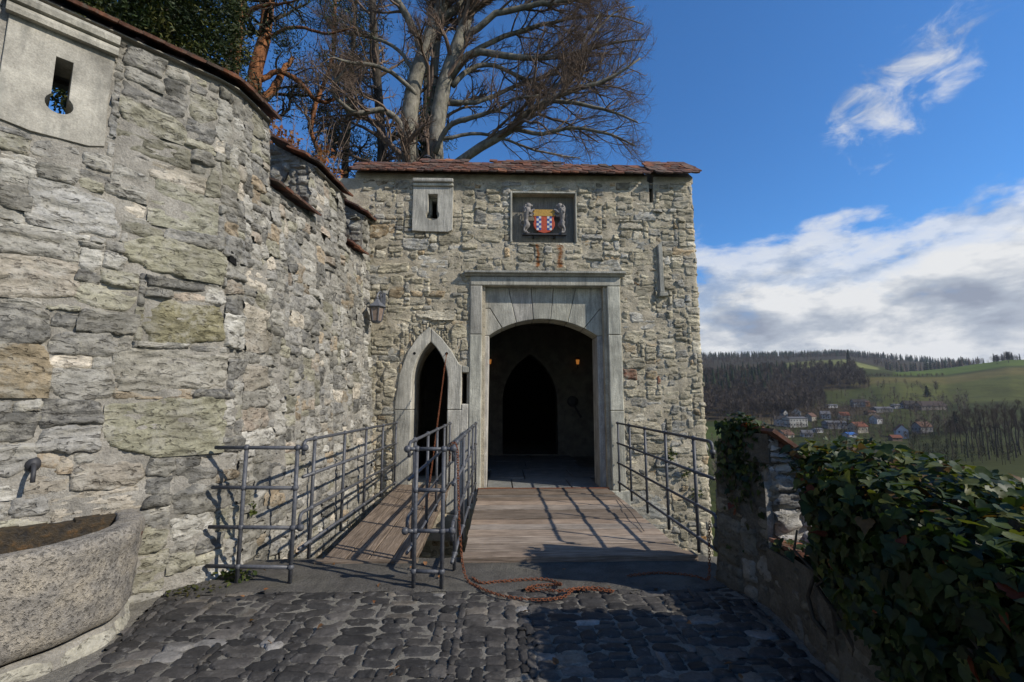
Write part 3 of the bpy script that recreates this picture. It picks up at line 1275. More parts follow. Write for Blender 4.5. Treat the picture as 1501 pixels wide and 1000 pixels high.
TH = .62
for (a, b2, z0, z1) in ((LW.s0, HOLE[0], -2.3, WT - .02), (HOLE[1], C1[0] - .015, -2.3, WT - .02), (C1[0] - .015, C1[1] + .015, -2.3, WS - .02), (C1[1] + .015, C2[0] - .015, -2.3, WT - .02),
                        (C2[0] - .015, C2[1] + .015, -2.3, WS - .02), (C2[1] + .015, S_END, -2.3, WT - .02), (HOLE[0], HOLE[1], -2.3, HOLE[2]), (HOLE[0], HOLE[1], HOLE[3], WT - .02)):
    wall_block('wall_core', LW, a, b2, z0, z1, -.03, TH, 'dark_mortar' if z1 > 99 else 'curtain_mortar', wall)


# crenel cheeks: rough masonry seen end-on
def cheek_map(s, sign):
    def f(u, v, h):                      # u: depth behind the face, v: z, h: outward along the wall
        p = LW(np.full(np.shape(u), s), v, -np.asarray(u))
        q = LW(np.full(np.shape(u), s + .05), v, -np.asarray(u))
        t = (q - p) / .05
        return p + t * (sign * np.asarray(h))[..., None]
    return f


for s, sg in ((C1[1], -1), (C2[1], -1), (C1[0], 1), (C2[0], 1)):
    fm = cheek_map(s, sg)
    ck = sheet('crenel_cheek', fm, lines(-.004, TH, .045), lines(WS, WT + .42, .045), lambda U, V: V < np.where(sg < 0, WT - .02 + (U + .03) * .56, WT), 'curtain_mortar', wall, .008)
    rr = pack(.02, TH, WS + .04, WT + .36, .05, lambda U, V: V > np.where(sg < 0, WT - .06 + U * .56, WT - .04), rng, [(2, .4), (3, .4), (4, .2)], (1.2, 2.4))
    lay_stones(rr, fm, rng, ck, 'curtain_stone', LW_PAL[:5], (.015, .05), .012, .025, 60, 'stone', False, .018)

# plastered panel with keyhole loop and drip mould
key = [(-1.415, 4.45), (-1.415, 4.10)]
for k in range(0, 15):
    a = RAD(140 + k * (260 / 14.))
    key.append((-1.362 + .085 * math.cos(a), 4.03 + .085 * math.sin(a)))
key += [(-1.31, 4.10), (-1.31, 4.45)]
po = [(PANEL[0], PANEL[2] + .03), (PANEL[0] + .2, PANEL[2]), (PANEL[1] - .1, PANEL[2] + .02), (PANEL[1], PANEL[2] + .06), (PANEL[1] - .01, 4.2), (PANEL[1] + .01, PANEL[3] + .1), (PANEL[0], PANEL[3] + .1)]
prism('loophole_panel', po, [key], LW, -.30, .018, 'render_panel', wall, .014, tint=(.80, .79, .77))
prism('loophole_back', [(-1.62, 3.80), (-1.12, 3.80), (-1.12, 4.62), (-1.62, 4.62)], [[(-1.47, 4.52), (-1.47, 3.90), (-1.25, 3.90), (-1.25, 4.52)]], LW, -.66, -.56, 'curtain_mortar', wall)
mp = []
prof = [(.022, 4.66), (.075, 4.66), (.085, 4.70), (.075, 4.735), (.06, 4.745), (.10, 4.755), (.115, 4.80), (.10, 4.835), (.022, 4.85)]
sN = 12
V = np.concatenate([LW(np.linspace(-1.72, -1.04, sN) , np.full(sN, z), np.full(sN, h)) for (h, z) in prof])
F = [(k * sN + i, k * sN + i + 1, (k + 1) * sN + i + 1, (k + 1) * sN + i) for k in range(len(prof) - 1) for i in range(sN - 1)]
F += [tuple(k * sN for k in range(len(prof))), tuple(k * sN + sN - 1 for k in reversed(range(len(prof))))]
mk('drip_mould', V, F, 'render_panel', wall, tint=(.86, .85, .82), smooth=False)
prism('putlog_hole_shade', [(.02, 2.98), (.14, 2.95), (.12, 3.06), (.05, 3.09)], [], LW, -.05, .026, 'darkness', wall)  # near-black plug on the face, painted as the shade inside a hole

# tiled copings
rng = np.random.default_rng(31)
tile_band(wall, LW, -3.6, C1[0] + .03, WT + .02, .13, 6, RAD(30), rng)
tile_band(wall, LW, C1[1] - .06, C2[0] + .03, WT, .13, 5, RAD(30), rng)
tile_band(wall, LW, C2[1] - .06, S_END - .04, WT, .13, 5, RAD(30), rng)
tile_band(wall, LW, C1[0] - .0, C1[1] + .02, WS + .0, .12, 4, RAD(25), rng)
tile_band(wall, LW, C2[0] - .0, C2[1] + .02, WS + .0, .12, 4, RAD(25), rng)
for (a, b2, zz) in ((-3.6, C1[0] - .03, WT - .01), (C1[1] + .02, C2[0] - .03, WT - .02), (C2[1] + .02, S_END - .06, WT - .02)):
    s = np.linspace(a, b2, 14)
    V = np.concatenate([LW(s, zz, .06), LW(s, zz + .012, .06), LW(s, zz + .40, -.62), LW(s, zz, -.62)])
    n = 14
    F = [(k * n + i, k * n + i + 1, ((k + 1) % 4) * n + i + 1, ((k + 1) % 4) * n + i) for k in range(4) for i in range(n - 1)]
    F += [(0, n, 2 * n, 3 * n), (n - 1, 4 * n - 1, 3 * n - 1, 2 * n - 1)]
    mk('coping_bed', V, F, 'curtain_mortar', wall, smooth=False)
# three bent iron clamps in the first crenel
for zz in (4.72, 4.52, 4.32):
    a = LW(C1[1] - .02, zz + .06, -.34)
    m_ = LW(C1[1] - .16, zz, -.25)
    c_ = LW(C1[1] - .02, zz - .05, -.38)
    b = MB()
    b.tube([a, m_, c_], .011, 6)
    b.build('iron_clamp', 'iron', wall)

# ================================================================== GATEHOUSE
YF = 8.25
GF = Path([(-3.4, YF), (3.74, YF), (3.80, 13.8)], .10, (.004, .004))
_s0 = GF.s[0]
GF.s = GF.s - GF.s[0] - 3.4       # s equals X on the front
GX1 = GF.s[np.argmin(np.abs(GF.P[:, 0] - 3.72) + np.abs(GF.P[:, 1] - YF))]
gate = thing('gatehouse', 'rubble stone gatehouse with segmental gate, tiled wall top and coat of arms niche', 'gatehouse', (.8, 8.25, 0))
GOTH_OUT = [(-1.87, -.35), (-1.87, 1.55), (-1.81, 2.05), (-1.67, 2.46), (-1.49, 2.74), (-1.29, 2.92), (-1.08, 2.73), (-.88, 2.48), (-.74, 2.24), (-.555, 2.19), (-.555, -.35)]


def pointed(x0, x1, zs, za, z0, n=10):
    """pointed arch outline from lower left, up and over"""
    cx = (x0 + x1) / 2
    hw, rise = (x1 - x0) / 2, za - zs
    R = (hw * hw + rise * rise) / (2 * hw)
    L, Rr = [], []
    a_end = math.asin(min(1, rise / R))
    for i in range(n + 1):
        a = a_end * i / n
        L.append((x0 + R - R * math.cos(a), zs + R * math.sin(a)))
    for i in range(n):
        a = a_end * (n - 1 - i) / n
        Rr.append((x1 - R + R * math.cos(a), zs + R * math.sin(a)))
    return [(x0, z0)] + L + Rr + [(x1, z0)]


GOTH_IN = pointed(-1.58, -.94, 1.92, 2.645, .12)
MAIN = (-.30, 1.95, .02, 3.72)
CREST = (.22, 1.42, 4.54, 5.51)
KEYB = (-1.655, -.905, 4.72, 5.74)
SLOT = (2.862, 2.945, 5.36, 5.80)
BAR = (2.955, 3.06, 3.50, 4.58)
FRAME = (-.57, 2.25, -2.5, 3.96)
GTOP = 5.78
SWIN = (-.685, -.575, 1.53, 2.08)


def g_hole(U, V):
    return inrect(U, V, (-.42, 2.10, -.3, 3.80)) | inpoly(U, V, [(x * .94 - .07, z - .08) for x, z in GOTH_OUT]) | inrect(U, V, CREST) | inrect(U, V, (KEYB[0] + .1, KEYB[1] - .1, KEYB[2] + .1, GTOP + 1)) | inrect(U, V, SLOT)


us = lines(-3.4, GX1 + .55, .042, [CREST[0], CREST[1], SLOT[0], SLOT[1]])
vs = lines(-2.4, GTOP, .042, [CREST[2], CREST[3], SLOT[2]])
g_sheet = sheet('front_wall', GF, us, vs, lambda U, V: ~g_hole(U, V), 'facade_mortar', gate, .012, .001)


def g_block(U, V):
    return (inrect(U, V, FRAME) | inpoly(U, V, GOTH_OUT) | inrect(U, V, (CREST[0] - .04, CREST[1] + .04, CREST[2] - .03, CREST[3] + .04)) | inrect(U, V, KEYB) | inrect(U, V, (SLOT[0] - .02, SLOT[1] + .02, SLOT[2], 6))
            | inrect(U, V, (BAR[0] - .02, BAR[1] + .02, BAR[2] - .1, BAR[3])) | (V > GTOP - .02))


rng = np.random.default_rng(47)
gpre = [(2.40, 2.84, 4.42, 4.66), (2.52, 2.90, 4.10, 4.38), (-.75, .05, 4.22, 4.40), (-2.05, -1.60, 3.00, 3.32), (-1.55, -.80, 3.05, 3.24), (2.40, 2.90, 3.00, 3.22), (2.30, 2.90, .98, 1.22), (2.55, 2.95, 4.98, 5.18), (2.27, 2.95, -.62, .02),
        (-2.30, -1.92, 2.55, 2.72), (3.25, 3.72, 4.30, 4.50)]
gs = pack(-2.62, GX1 + .3, -2.0, GTOP, .040, g_block, rng, [(2, .34), (3, .32), (4, .18), (5, .09), (6, .05), (7, .02)], (1.1, 3.0), gpre)
G_PAL = [((.50, .445, .32), 5), ((.44, .392, .282), 4), ((.56, .51, .395), 3), ((.37, .33, .24), 2.5), ((.44, .42, .365), 2), ((.41, .31, .19), 1.1), ((.50, .40, .26), .7), ((.37, .36, .32), 1.2), ((.42, .23, .085), .18)]


def g_special(r):
    if abs(r[0] - 2.27) < .01 and abs(r[2] + .62) < .01:
        return (.34, .335, .30)
    if r[0] > 2.25 and r[1] < 2.95 and r[2] < 3.0 and (int(r[0] * 100) * 7 + int(r[2] * 100) * 13) % 19 == 0:
        return (.28, .135, .085)
    return None


lay_stones(gs, GF, rng, g_sheet, 'facade_stone', G_PAL, (.003, .030), .008, .018, 300, 'stone', False, .011, g_special,
           big=lambda r: (1.0 if r[2] > -1.0 else .2))

# solid front wall with its openings
fy = lambda u, v, h: np.stack(np.broadcast_arrays(np.asarray(u, float), YF - np.asarray(h, float), np.asarray(v, float)), -1)
rect = lambda r: [(r[0], r[2]), (r[1], r[2]), (r[1], r[3]), (r[0], r[3])]
core_holes = [rect((-.28, 1.92, -.02, 3.74)), [(x * 1.0, z) for x, z in pointed(-1.60, -.92, 1.92, 2.67, .10)], rect((-.685, -.60, 1.53, 2.08)), rect(CREST), rect((-1.40, -1.16, 5.0, 5.52)), rect((SLOT[0], SLOT[1], SLOT[2], 5.74))]
prism('wall_core', rect((-3.4, 3.66, -2.4, GTOP - .02)), core_holes, fy, -.85, -.035, 'facade_mortar', gate)
b = MB()
b.box(3.0, 3.70, 9.1, 9.62, -2.4, GTOP - .05)
b.box(3.0, 3.70, 9.66, 11.2, -2.4, GTOP - .05)
b.box(3.0, 3.70, 11.24, 13.8, -2.4, GTOP - .05)
b.box(3.0, 3.70, 9.60, 9.68, 2.6, GTOP - .05)
b.box(3.0, 3.70, 11.18, 11.26, 2.6, GTOP - .05)
b.box(3.0, 3.70, 9.60, 9.68, -2.4, 1.55)
b.box(3.0, 3.70, 11.18, 11.26, -2.4, 1.55)
b.build('side_wall', 'facade_mortar', gate)
b = MB()
b.box(-3.4, -2.2, 9.1, 13.8, -2.4, GTOP - .05)
b.build('side_wall', 'facade_mortar', gate)
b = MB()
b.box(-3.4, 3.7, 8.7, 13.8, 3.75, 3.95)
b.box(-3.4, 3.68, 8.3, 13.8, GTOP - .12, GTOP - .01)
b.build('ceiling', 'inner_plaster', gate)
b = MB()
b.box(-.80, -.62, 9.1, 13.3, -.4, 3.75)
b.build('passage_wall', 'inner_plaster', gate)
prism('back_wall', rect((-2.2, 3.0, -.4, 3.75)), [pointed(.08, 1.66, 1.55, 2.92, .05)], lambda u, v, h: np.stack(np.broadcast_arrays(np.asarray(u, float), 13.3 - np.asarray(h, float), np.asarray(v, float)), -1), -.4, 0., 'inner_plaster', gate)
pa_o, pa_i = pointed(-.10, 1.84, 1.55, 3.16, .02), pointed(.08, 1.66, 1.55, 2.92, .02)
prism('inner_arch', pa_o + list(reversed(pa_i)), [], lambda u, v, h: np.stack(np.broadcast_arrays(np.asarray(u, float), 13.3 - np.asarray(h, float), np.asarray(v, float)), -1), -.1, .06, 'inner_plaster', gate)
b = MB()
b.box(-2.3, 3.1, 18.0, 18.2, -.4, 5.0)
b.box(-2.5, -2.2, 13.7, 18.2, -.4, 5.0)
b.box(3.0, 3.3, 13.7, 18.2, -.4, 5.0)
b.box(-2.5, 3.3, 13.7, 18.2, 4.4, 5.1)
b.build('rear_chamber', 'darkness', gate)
# paving inside the passage, each slab a piece
b = MB()
b.box(-2.2, 3.0, 8.32, 18, -.42, -.02)
fl = b.build('passage_floor', 'inner_plaster', gate)
rs = np.random.default_rng(3)
for (x0, x1, y0, y1) in [(-.23, .22, 8.50, 9.5), (.24, 1.30, 8.38, 9.35), (1.32, 1.84, 8.38, 9.6), (-.2, .50, 9.52, 10.6), (.52, 1.50, 9.38, 10.7), (1.52, 2.6, 9.63, 10.9), (-.5, .62, 10.62, 12.0), (.64, 1.9, 10.72, 12.1), (-.5, .8, 12.02, 13.25), (.82, 2.0, 12.12, 13.25)]:
    b = MB()
    b.box(x0, x1, y0, y1, -.015, .03 + rs.uniform(-.006, .006), (.45, .47, .5))
    bevel(b.build('floor_slab', 'ashlar', fl, tint=True), .008)
b = MB()
b.box(-.25, .20, 8.30, 8.49, -.02, .035, (.8, .7, .6))
b.build('sill_board', 'wood_cross', gate, tint=True)

# main surround
JC = (1.0, 1.0, .98)


def dressed(name, poly, h0, h1, t=1.0, bv=.016, holes=()):
    dr_rng = random.Random(int(abs(poly[0][0] * 911 + poly[0][1] * 577 + h1 * 3001)))
    k_ = dr_rng.uniform(.86, 1.10)
    tt = tuple(np.array(JC) * t * k_ * np.array([1.0, dr_rng.uniform(.97, 1.0), dr_rng.uniform(.92, 1.0)]))
    return prism(name, poly, list(holes), fy, h0, h1, 'ashlar', gate, bv, tint=tt)


dressed('jamb', [(-.555, -.30), (-.335, -.30), (-.335, 2.78), (-.555, 2.78)], -.30, .030, 1.02)
dressed('jamb', [(-.555, 2.786), (-.335, 2.786), (-.335, 3.695), (-.555, 3.695)], -.30, .028, .97)
dressed('jamb', [(1.985, .02), (2.235, .02), (2.235, 1.40), (1.985, 1.40)], -.30, .030, .96)
dressed('jamb', [(1.985, 1.406), (2.235, 1.406), (2.235, 2.78), (1.985, 2.78)], -.30, .027, 1.0)
dressed('jamb', [(1.985, 2.786), (2.225, 2.786), (2.225, 3.695), (1.985, 3.695)], -.30, .030, 1.03)
dressed('plinth', [(1.90, -.75), (2.30, -.75), (2.30, .012), (1.90, .012)], -.30, .045, .95)
dressed('lintel', [(-.555, 3.70), (2.235, 3.70), (2.235, 3.865), (-.555, 3.865)], -.30, .034, 1.0)
# cornice profile
pr_ = [(.03, 3.868), (.055, 3.880), (.070, 3.905), (.125, 3.918), (.125, 3.955), (-.02, 3.985)]
n = len(pr_)
V = [(-.66, YF - h, z) for h, z in pr_] + [(2.32, YF - h, z) for h, z in pr_]
F = [(i, i + 1, n + i + 1, n + i) for i in range(n - 1)] + [tuple(range(n - 1, -1, -1)), tuple(range(n, 2 * n))]
bevel(mk('cornice', V, F, 'ashlar', gate, tint=(.82, .82, .80), smooth=False), .006)
# voussoirs, recessed
XA0, XA1, ZS, ZA = -.205, 1.815, 2.79, 3.105
cxA = (XA0 + XA1) / 2
hwA, riA = (XA1 - XA0) / 2, ZA - ZS
RA = (hwA ** 2 + riA ** 2) / (2 * riA)
czA = ZA - RA


def arcp(x):
    return (x, czA + math.sqrt(max(0, RA * RA - (x - cxA) ** 2)))


def arc_seg(x0, x1, n=6):
    return [arcp(x0 + (x1 - x0) * i / n) for i in range(n + 1)]


XL, XR, ZT = -.335, 1.985, 3.70
jn = [(.035, -.19, 3.30), (.30, .15, ZT), (.62, .585, ZT), (.945, 1.005, ZT), (1.27, 1.43, ZT), (1.575, 1.88, 3.30)]   # (x on the arch, x at top, z at top)
G = .004
RD0, RD1 = -.62, -.155
vo = [
    [(XL, ZS)] + [(XA0, ZS)] + arc_seg(XA0, jn[0][0] - G)[1:] + [(jn[0][1] - G, jn[0][2] - G), (XL, jn[0][2] - G)],
    arc_seg(jn[0][0] + G, jn[1][0] - G) + [(jn[1][1] - G, ZT), (XL, ZT), (XL, jn[0][2] + G), (jn[0][1], jn[0][2] + G)],
    arc_seg(jn[1][0] + G, jn[2][0] - G) + [(jn[2][1] - G, ZT), (jn[1][1] + G, ZT)],
    arc_seg(jn[2][0] + G, jn[3][0] - G) + [(jn[3][1] - G, ZT), (jn[2][1] + G, ZT)],
    arc_seg(jn[3][0] + G, jn[4][0] - G) + [(jn[4][1] - G, ZT), (jn[3][1] + G, ZT)],
    arc_seg(jn[4][0] + G, jn[5][0] - G) + [(jn[5][1], jn[5][2] + G), (XR, jn[5][2] + G), (XR, ZT), (jn[4][1] + G, ZT)],
    arc_seg(jn[5][0] + G, XA1) + [(XR, ZS), (XR, jn[5][2] - G), (jn[5][1] + G, jn[5][2] - G)],
]
for i, p in enumerate(vo):
    dressed('voussoir', p, RD0, RD1 + [0, .004, -.003, .003, 0, -.004, .002][i], [.98, .92, 1.0, .95, 1.0, .96, .97][i], .010)
dressed('inner_jamb', [(XL, .03), (XA0 - .03, .03), (XA0, ZS - .006), (XL, ZS - .006)], RD0, RD1, 1.03)
dressed('inner_jamb', [(XA1 + .0, ZS - .006), (XA1 - .01, .03), (XR, .03), (XR, ZS - .006)], RD0, RD1, .98)

# pointed side door surround: four dressed stones round the opening
gi = GOTH_IN
apex = len(gi) // 2
Lh = [p for p in gi if p[0] <= -1.26 + 1e-6]
Rh = [p for p in gi if p[0] >= -1.26 - 1e-6]
ZJ = 1.42
Lc = [p for p in Lh if p[1] > ZJ]
Rc = [p for p in Rh if p[1] > ZJ]
dressed('door_jamb', [(-1.87, -.35), (-1.58, -.35), (-1.58, ZJ - .003), (-1.87, ZJ - .003)], -.42, .030, .96)
dressed('arch_stone', [(-1.87, ZJ + .003), (-1.58, ZJ + .003)] + Lc[:-1] + [(-1.263, 2.640), (-1.263, 2.89), (-1.29, 2.92), (-1.49, 2.74), (-1.67, 2.46), (-1.81, 2.05), (-1.87, 1.55)], -.42, .032, 1.0)
dressed('arch_stone', [(-1.257, 2.640)] + Rc[1:] + [(-.94, ZJ + .003), (-.692, ZJ + .003), (-.692, 2.215), (-.74, 2.24), (-.88, 2.48), (-1.08, 2.73), (-1.257, 2.89)], -.42, .030, .97)
dressed('door_jamb', [(-.94, -.35), (-.562, -.35), (-.562, 1.525), (-.685, 1.525), (-.685, ZJ - .003), (-.94, ZJ - .003)], -.42, .028, .98)
dressed('door_jamb', [(-.686, 2.085), (-.562, 2.085), (-.562, 2.19), (-.686, 2.215)], -.42, .026, .94)
b = MB()
b.box(-1.87, -.56, 8.05, 8.28, -.75, -.36)
b.box(-1.6, -.92, 8.27, 9.2, -.36, .125)
b.build('door_sill', 'facade_mortar', gate)
for hx in (-1.545, -.965):
    b = MB()
    b.tube([(hx, YF - .036, 2.43), (hx, YF + .05, 2.43)], .026, 10)
    b.build('pulley_hole_shade', 'darkness', gate)  # dark disc instead of a bore, its shade is in the colour

# dressed block with keyhole loop
kc = (KEYB[0] + KEYB[1]) / 2
kk = [(kc - .09, 5.46), (kc - .09, 5.14)]
for k in range(13):
    a = RAD(140 + k * (260 / 12.))
    kk.append((kc + .125 * math.cos(a), 5.05 + .11 * math.sin(a)))
kk += [(kc + .09, 5.14), (kc + .09, 5.46)]
ki = [(kc + (x - kc) * .55, 5.2 + (z - 5.2) * .82) for x, z in kk]
dressed('loophole_block', [(KEYB[0], 4.74), (KEYB[0] + .2, 4.725), (KEYB[1] - .08, 4.72), (KEYB[1], 4.76), (KEYB[1] + .005, 5.60), (KEYB[0], 5.60)], -.16, .034, 1.16, .012, [kk])
dressed('loophole_inner', rect((KEYB[0] + .05, KEYB[1] - .05, 4.78, 5.60)), -.30, -.17, 1.0, 0, [ki])
dressed('drip_mould', [(KEYB[0] - .005, 5.606), (KEYB[1] + .01, 5.606), (KEYB[1] + .01, 5.665), (KEYB[0] - .005, 5.665)], -.1, .075, 1.15, .02)
dressed('drip_mould', [(KEYB[0] - .005, 5.67), (KEYB[1] + .01, 5.67), (KEYB[1] + .01, 5.745), (KEYB[0] - .005, 5.745)], -.1, .115, 1.1, .02)

# coat-of-arms niche
dressed('niche_back', rect((CREST[0] - .02, CREST[1] + .02, CREST[2] - .02, CREST[3] + .02)), -.40, -.175, .62, 0)
dressed('niche_edge', rect((CREST[0] - .035, CREST[0] - .001, CREST[2], CREST[3] + .03)), -.24, .020, 1.15, .006)
dressed('niche_edge', rect((CREST[0], CREST[1], CREST[3] + .001, CREST[3] + .035)), -.24, .016, .95, .006)
dressed('niche_edge', rect((CREST[1] + .001, CREST[1] + .03, CREST[2], CREST[3] + .03)), -.24, .014, .85, .006)

# vertical stone bar and its little sill at the right
dressed('stone_bar', [(2.975, 3.585), (3.06, 3.585), (3.05, 4.56), (2.97, 4.50)], -.05, .045, .95, .01)
dressed('bar_sill', [(2.955, 3.50), (3.12, 3.51), (3.11, 3.575), (2.955, 3.58)], -.05, .075, .9, .012)

# tiled wall top
rng = np.random.default_rng(77)
tile_band(gate, fy, -2.80, 2.86, GTOP + .05, .15, 5, RAD(38), rng)
tile_band(gate, fy, -1.60, -.75, GTOP + .565, -.50, 2, RAD(38), rng)
tile_band(gate, fy, -.15, 1.25, GTOP + .565, -.50, 2, RAD(38), rng)
tile_band(gate, fy, 2.955, 3.80, GTOP + .07, .15, 5, RAD(41), rng)
V = [(x, y, z) for x in (-2.78, 2.84) for (y, z) in ((8.30, GTOP - .005), (8.30, GTOP + .12), (8.80, GTOP + .58), (8.80, GTOP - .005))]
mk('roof_bed', V, [(0, 1, 2, 3), (7, 6, 5, 4), (0, 4, 5, 1), (1, 5, 6, 2), (2, 6, 7, 3), (3, 7, 4, 0)], 'facade_mortar', gate, smooth=False)
V = [(x, y, z) for x in (2.97, 3.74) for (y, z) in ((8.30, GTOP - .005), (8.30, GTOP + .12), (8.80, GTOP + .60), (8.80, GTOP - .005))]
mk('roof_bed', V, [(0, 1, 2, 3), (7, 6, 5, 4), (0, 4, 5, 1), (1, 5, 6, 2), (2, 6, 7, 3), (3, 7, 4, 0)], 'facade_mortar', gate, smooth=False)

wall['kind'] = 'thing'

# ================================================================== RIGHT PARAPET
rng = np.random.default_rng(91)
par = thing('parapet', 'low rubble parapet at the right with one stone merlon and a gap', 'parapet', (2.2, 3.5, 0))
P_PAL = [((.135, .122, .098), 4), ((.165, .152, .128), 3), ((.105, .095, .075), 3), ((.17, .145, .105), 2), ((.14, .095, .06), .6)]  # darker than the merlon end, shade of the inner face put into colour
# path runs from the far end towards the camera would flip the normal, so go away from the valley side: inner face looks to -X
PIN = Path([(1.50, -1.2), (1.97, 2.85), (2.11, 3.72), (1.90, 4.27), (2.60, 4.42)][::-1], .12, (.05, .05))
ps0, ps1 = PIN.s[0], PIN.s[-1]
SM0, SM1 = 0.10, 1.72        # merlon along the path (s from the far corner)
SILL = .50


def pin_s(y):
    return float(np.interp(-y, -PIN.P[:, 1], PIN.s))


SMN = pin_s(3.62)            # near end of the merlon
SIV = pin_s(2.86)            # ivy merlon begins
vs = lines(-1.2, 1.34, .045, [SILL, 1.34])
us = lines(ps0, ps1, .05, [SMN, SIV])
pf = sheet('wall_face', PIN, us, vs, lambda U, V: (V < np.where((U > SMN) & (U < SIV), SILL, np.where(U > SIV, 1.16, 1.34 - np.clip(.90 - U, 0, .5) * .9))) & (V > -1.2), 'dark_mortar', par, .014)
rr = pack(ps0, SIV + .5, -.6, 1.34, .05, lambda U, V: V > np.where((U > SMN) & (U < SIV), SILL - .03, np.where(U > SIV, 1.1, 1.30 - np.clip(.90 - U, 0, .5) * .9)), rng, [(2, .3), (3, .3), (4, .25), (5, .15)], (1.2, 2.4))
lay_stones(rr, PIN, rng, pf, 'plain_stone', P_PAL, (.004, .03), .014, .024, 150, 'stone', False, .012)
b = MB()


def seg_box(y0, y1, z0, z1, x_in, x_out):
    b.box(x_in, x_out, y0, y1, z0, z1)



seg_box(2.83, 3.66, -4.5, SILL - .04, 2.10, 2.598)
b.add([(1.62, -1.2, -4.5), (2.06, 2.84, -4.5), (2.596, 2.84, -4.5), (2.1, -1.2, -4.5), (1.62, -1.2, 1.12), (2.06, 2.84, 1.12), (2.596, 2.84, 1.02), (2.1, -1.2, 1.02)],
      [(0, 3, 2, 1), (4, 5, 6, 7), (0, 1, 5, 4), (1, 2, 6, 5), (2, 3, 7, 6), (3, 0, 4, 7)])
b.build('wall_core', 'dark_mortar', par)
hz = lambda u, v, h: np.stack(np.broadcast_arrays(np.asarray(u, float), np.asarray(v, float), np.asarray(h, float)), -1)
prism('wall_core', [(2.15, 3.64), (2.16, 3.76), (1.99, 4.22), (2.58, 4.36), (2.60, 3.64)], [], hz, -4.5, 1.12, 'dark_mortar', par)
# sunlit end of the merlon looking back at the camera, sloping with its coping
mend = lambda u, v, h: np.stack(np.broadcast_arrays(np.asarray(u, float), 3.63 - np.asarray(h, float), np.asarray(v, float)), -1)
ctop = lambda U: 1.36 - (U - 2.12) * .95
us, vs = lines(2.075, 2.62, .045), lines(SILL - .2, 1.36, .045)
me_ = sheet('merlon_end', mend, us, vs, lambda U, V: (V < ctop(U)) & (U > 2.05 + .05 * V), 'curtain_mortar', par, .010)
rr = pack(2.13, 2.62, SILL - .2, 1.32, .045, lambda U, V: V > ctop(U) - .05, rng, [(2, .3), (3, .4), (4, .3)], (1.3, 2.6))
lay_stones(rr, mend, rng, me_, 'curtain_stone', [((.36, .35, .33), 4), ((.42, .41, .38), 3), ((.28, .27, .25), 2)], (.02, .055), .012, .022, 60, 'stone', False, .02)  # paler stones than the inner face, sunlight partly put into their colour
# coping slab + tiles sloping to the valley
V = [(2.12, 3.62, 1.33), (1.99, 4.12, 1.33), (2.64, 4.30, .84), (2.64, 3.62, .84), (2.12, 3.62, 1.10), (1.99, 4.12, 1.10), (2.64, 4.30, .72), (2.64, 3.62, .72)]
mk('coping_bed', V, [(0, 1, 2, 3), (7, 6, 5, 4), (0, 3, 7, 4), (1, 0, 4, 5), (2, 1, 5, 6), (3, 2, 6, 7)], 'dark_mortar', par, smooth=False)
omap = lambda s, z, h: np.stack(np.broadcast_arrays(2.64 + np.asarray(h, float), np.asarray(s, float), np.asarray(z, float)), -1)
tile_band(par, omap, 3.58, 4.24, .85, .05, 4, RAD(41), rng)
tile_band(par, omap, 2.88, 3.62, .36, .05, 3, RAD(16), rng)
V = [(2.04, 2.84, SILL - .03), (2.06, 3.64, SILL - .03), (2.64, 3.64, .34), (2.64, 2.84, .34), (2.04, 2.84, .3), (2.06, 3.64, .3), (2.64, 3.64, .2), (2.64, 2.84, .2)]
mk('gap_sill', V, [(0, 1, 2, 3), (7, 6, 5, 4), (0, 3, 7, 4), (1, 0, 4, 5), (2, 1, 5, 6), (3, 2, 6, 7)], 'dark_mortar', par, smooth=False)


# ================================================================== LEAVES
def ivy_shape(kind=0):
    if kind == 0:
        o = [(0, -.02), (.16, -.14), (.40, -.10), (.50, .10), (.42, .24), (.36, .42), (.20, .55), (0, .95), (-.20, .55), (-.36, .42), (-.42, .24), (-.50, .10), (-.40, -.10), (-.16, -.14)]
    else:
        o = [(0, 0), (.22, -.05), (.36, .15), (.34, .4), (.2, .7), (0, 1.0), (-.2, .7), (-.34, .4), (-.36, .15), (-.22, -.05)]
    V = [(0, .28, .0)] + [(x, y, .30 * abs(x) - .30 * max(0, y - .35) ** 2 - .25 * max(0, abs(x) - .3) ** 1.0) for x, y in o]
    n = len(o)
    F = [(0, 1 + i, 1 + (i + 1) % n) for i in range(n)]
    return np.array(V), np.array(F)


IVY_COLS = [(.018, .034, .009), (.026, .046, .011), (.012, .022, .007), (.052, .074, .016), (.095, .105, .022), (.13, .032, .014), (.12, .070, .022)]
IVY_P = np.array([.32, .27, .22, .11, .05, .015, .015])
IVY_P = IVY_P / IVY_P.sum()


def leaf_frames(N, T):
    """rotation matrices with z=N and y=T projected"""
    z = N / np.linalg.norm(N, axis=1, keepdims=True)
    y = T - z * (T * z).sum(1, keepdims=True)
    y /= np.linalg.norm(y, axis=1, keepdims=True) + 1e-9
    x = np.cross(y, z)
    return np.stack([x, y, z], -1)


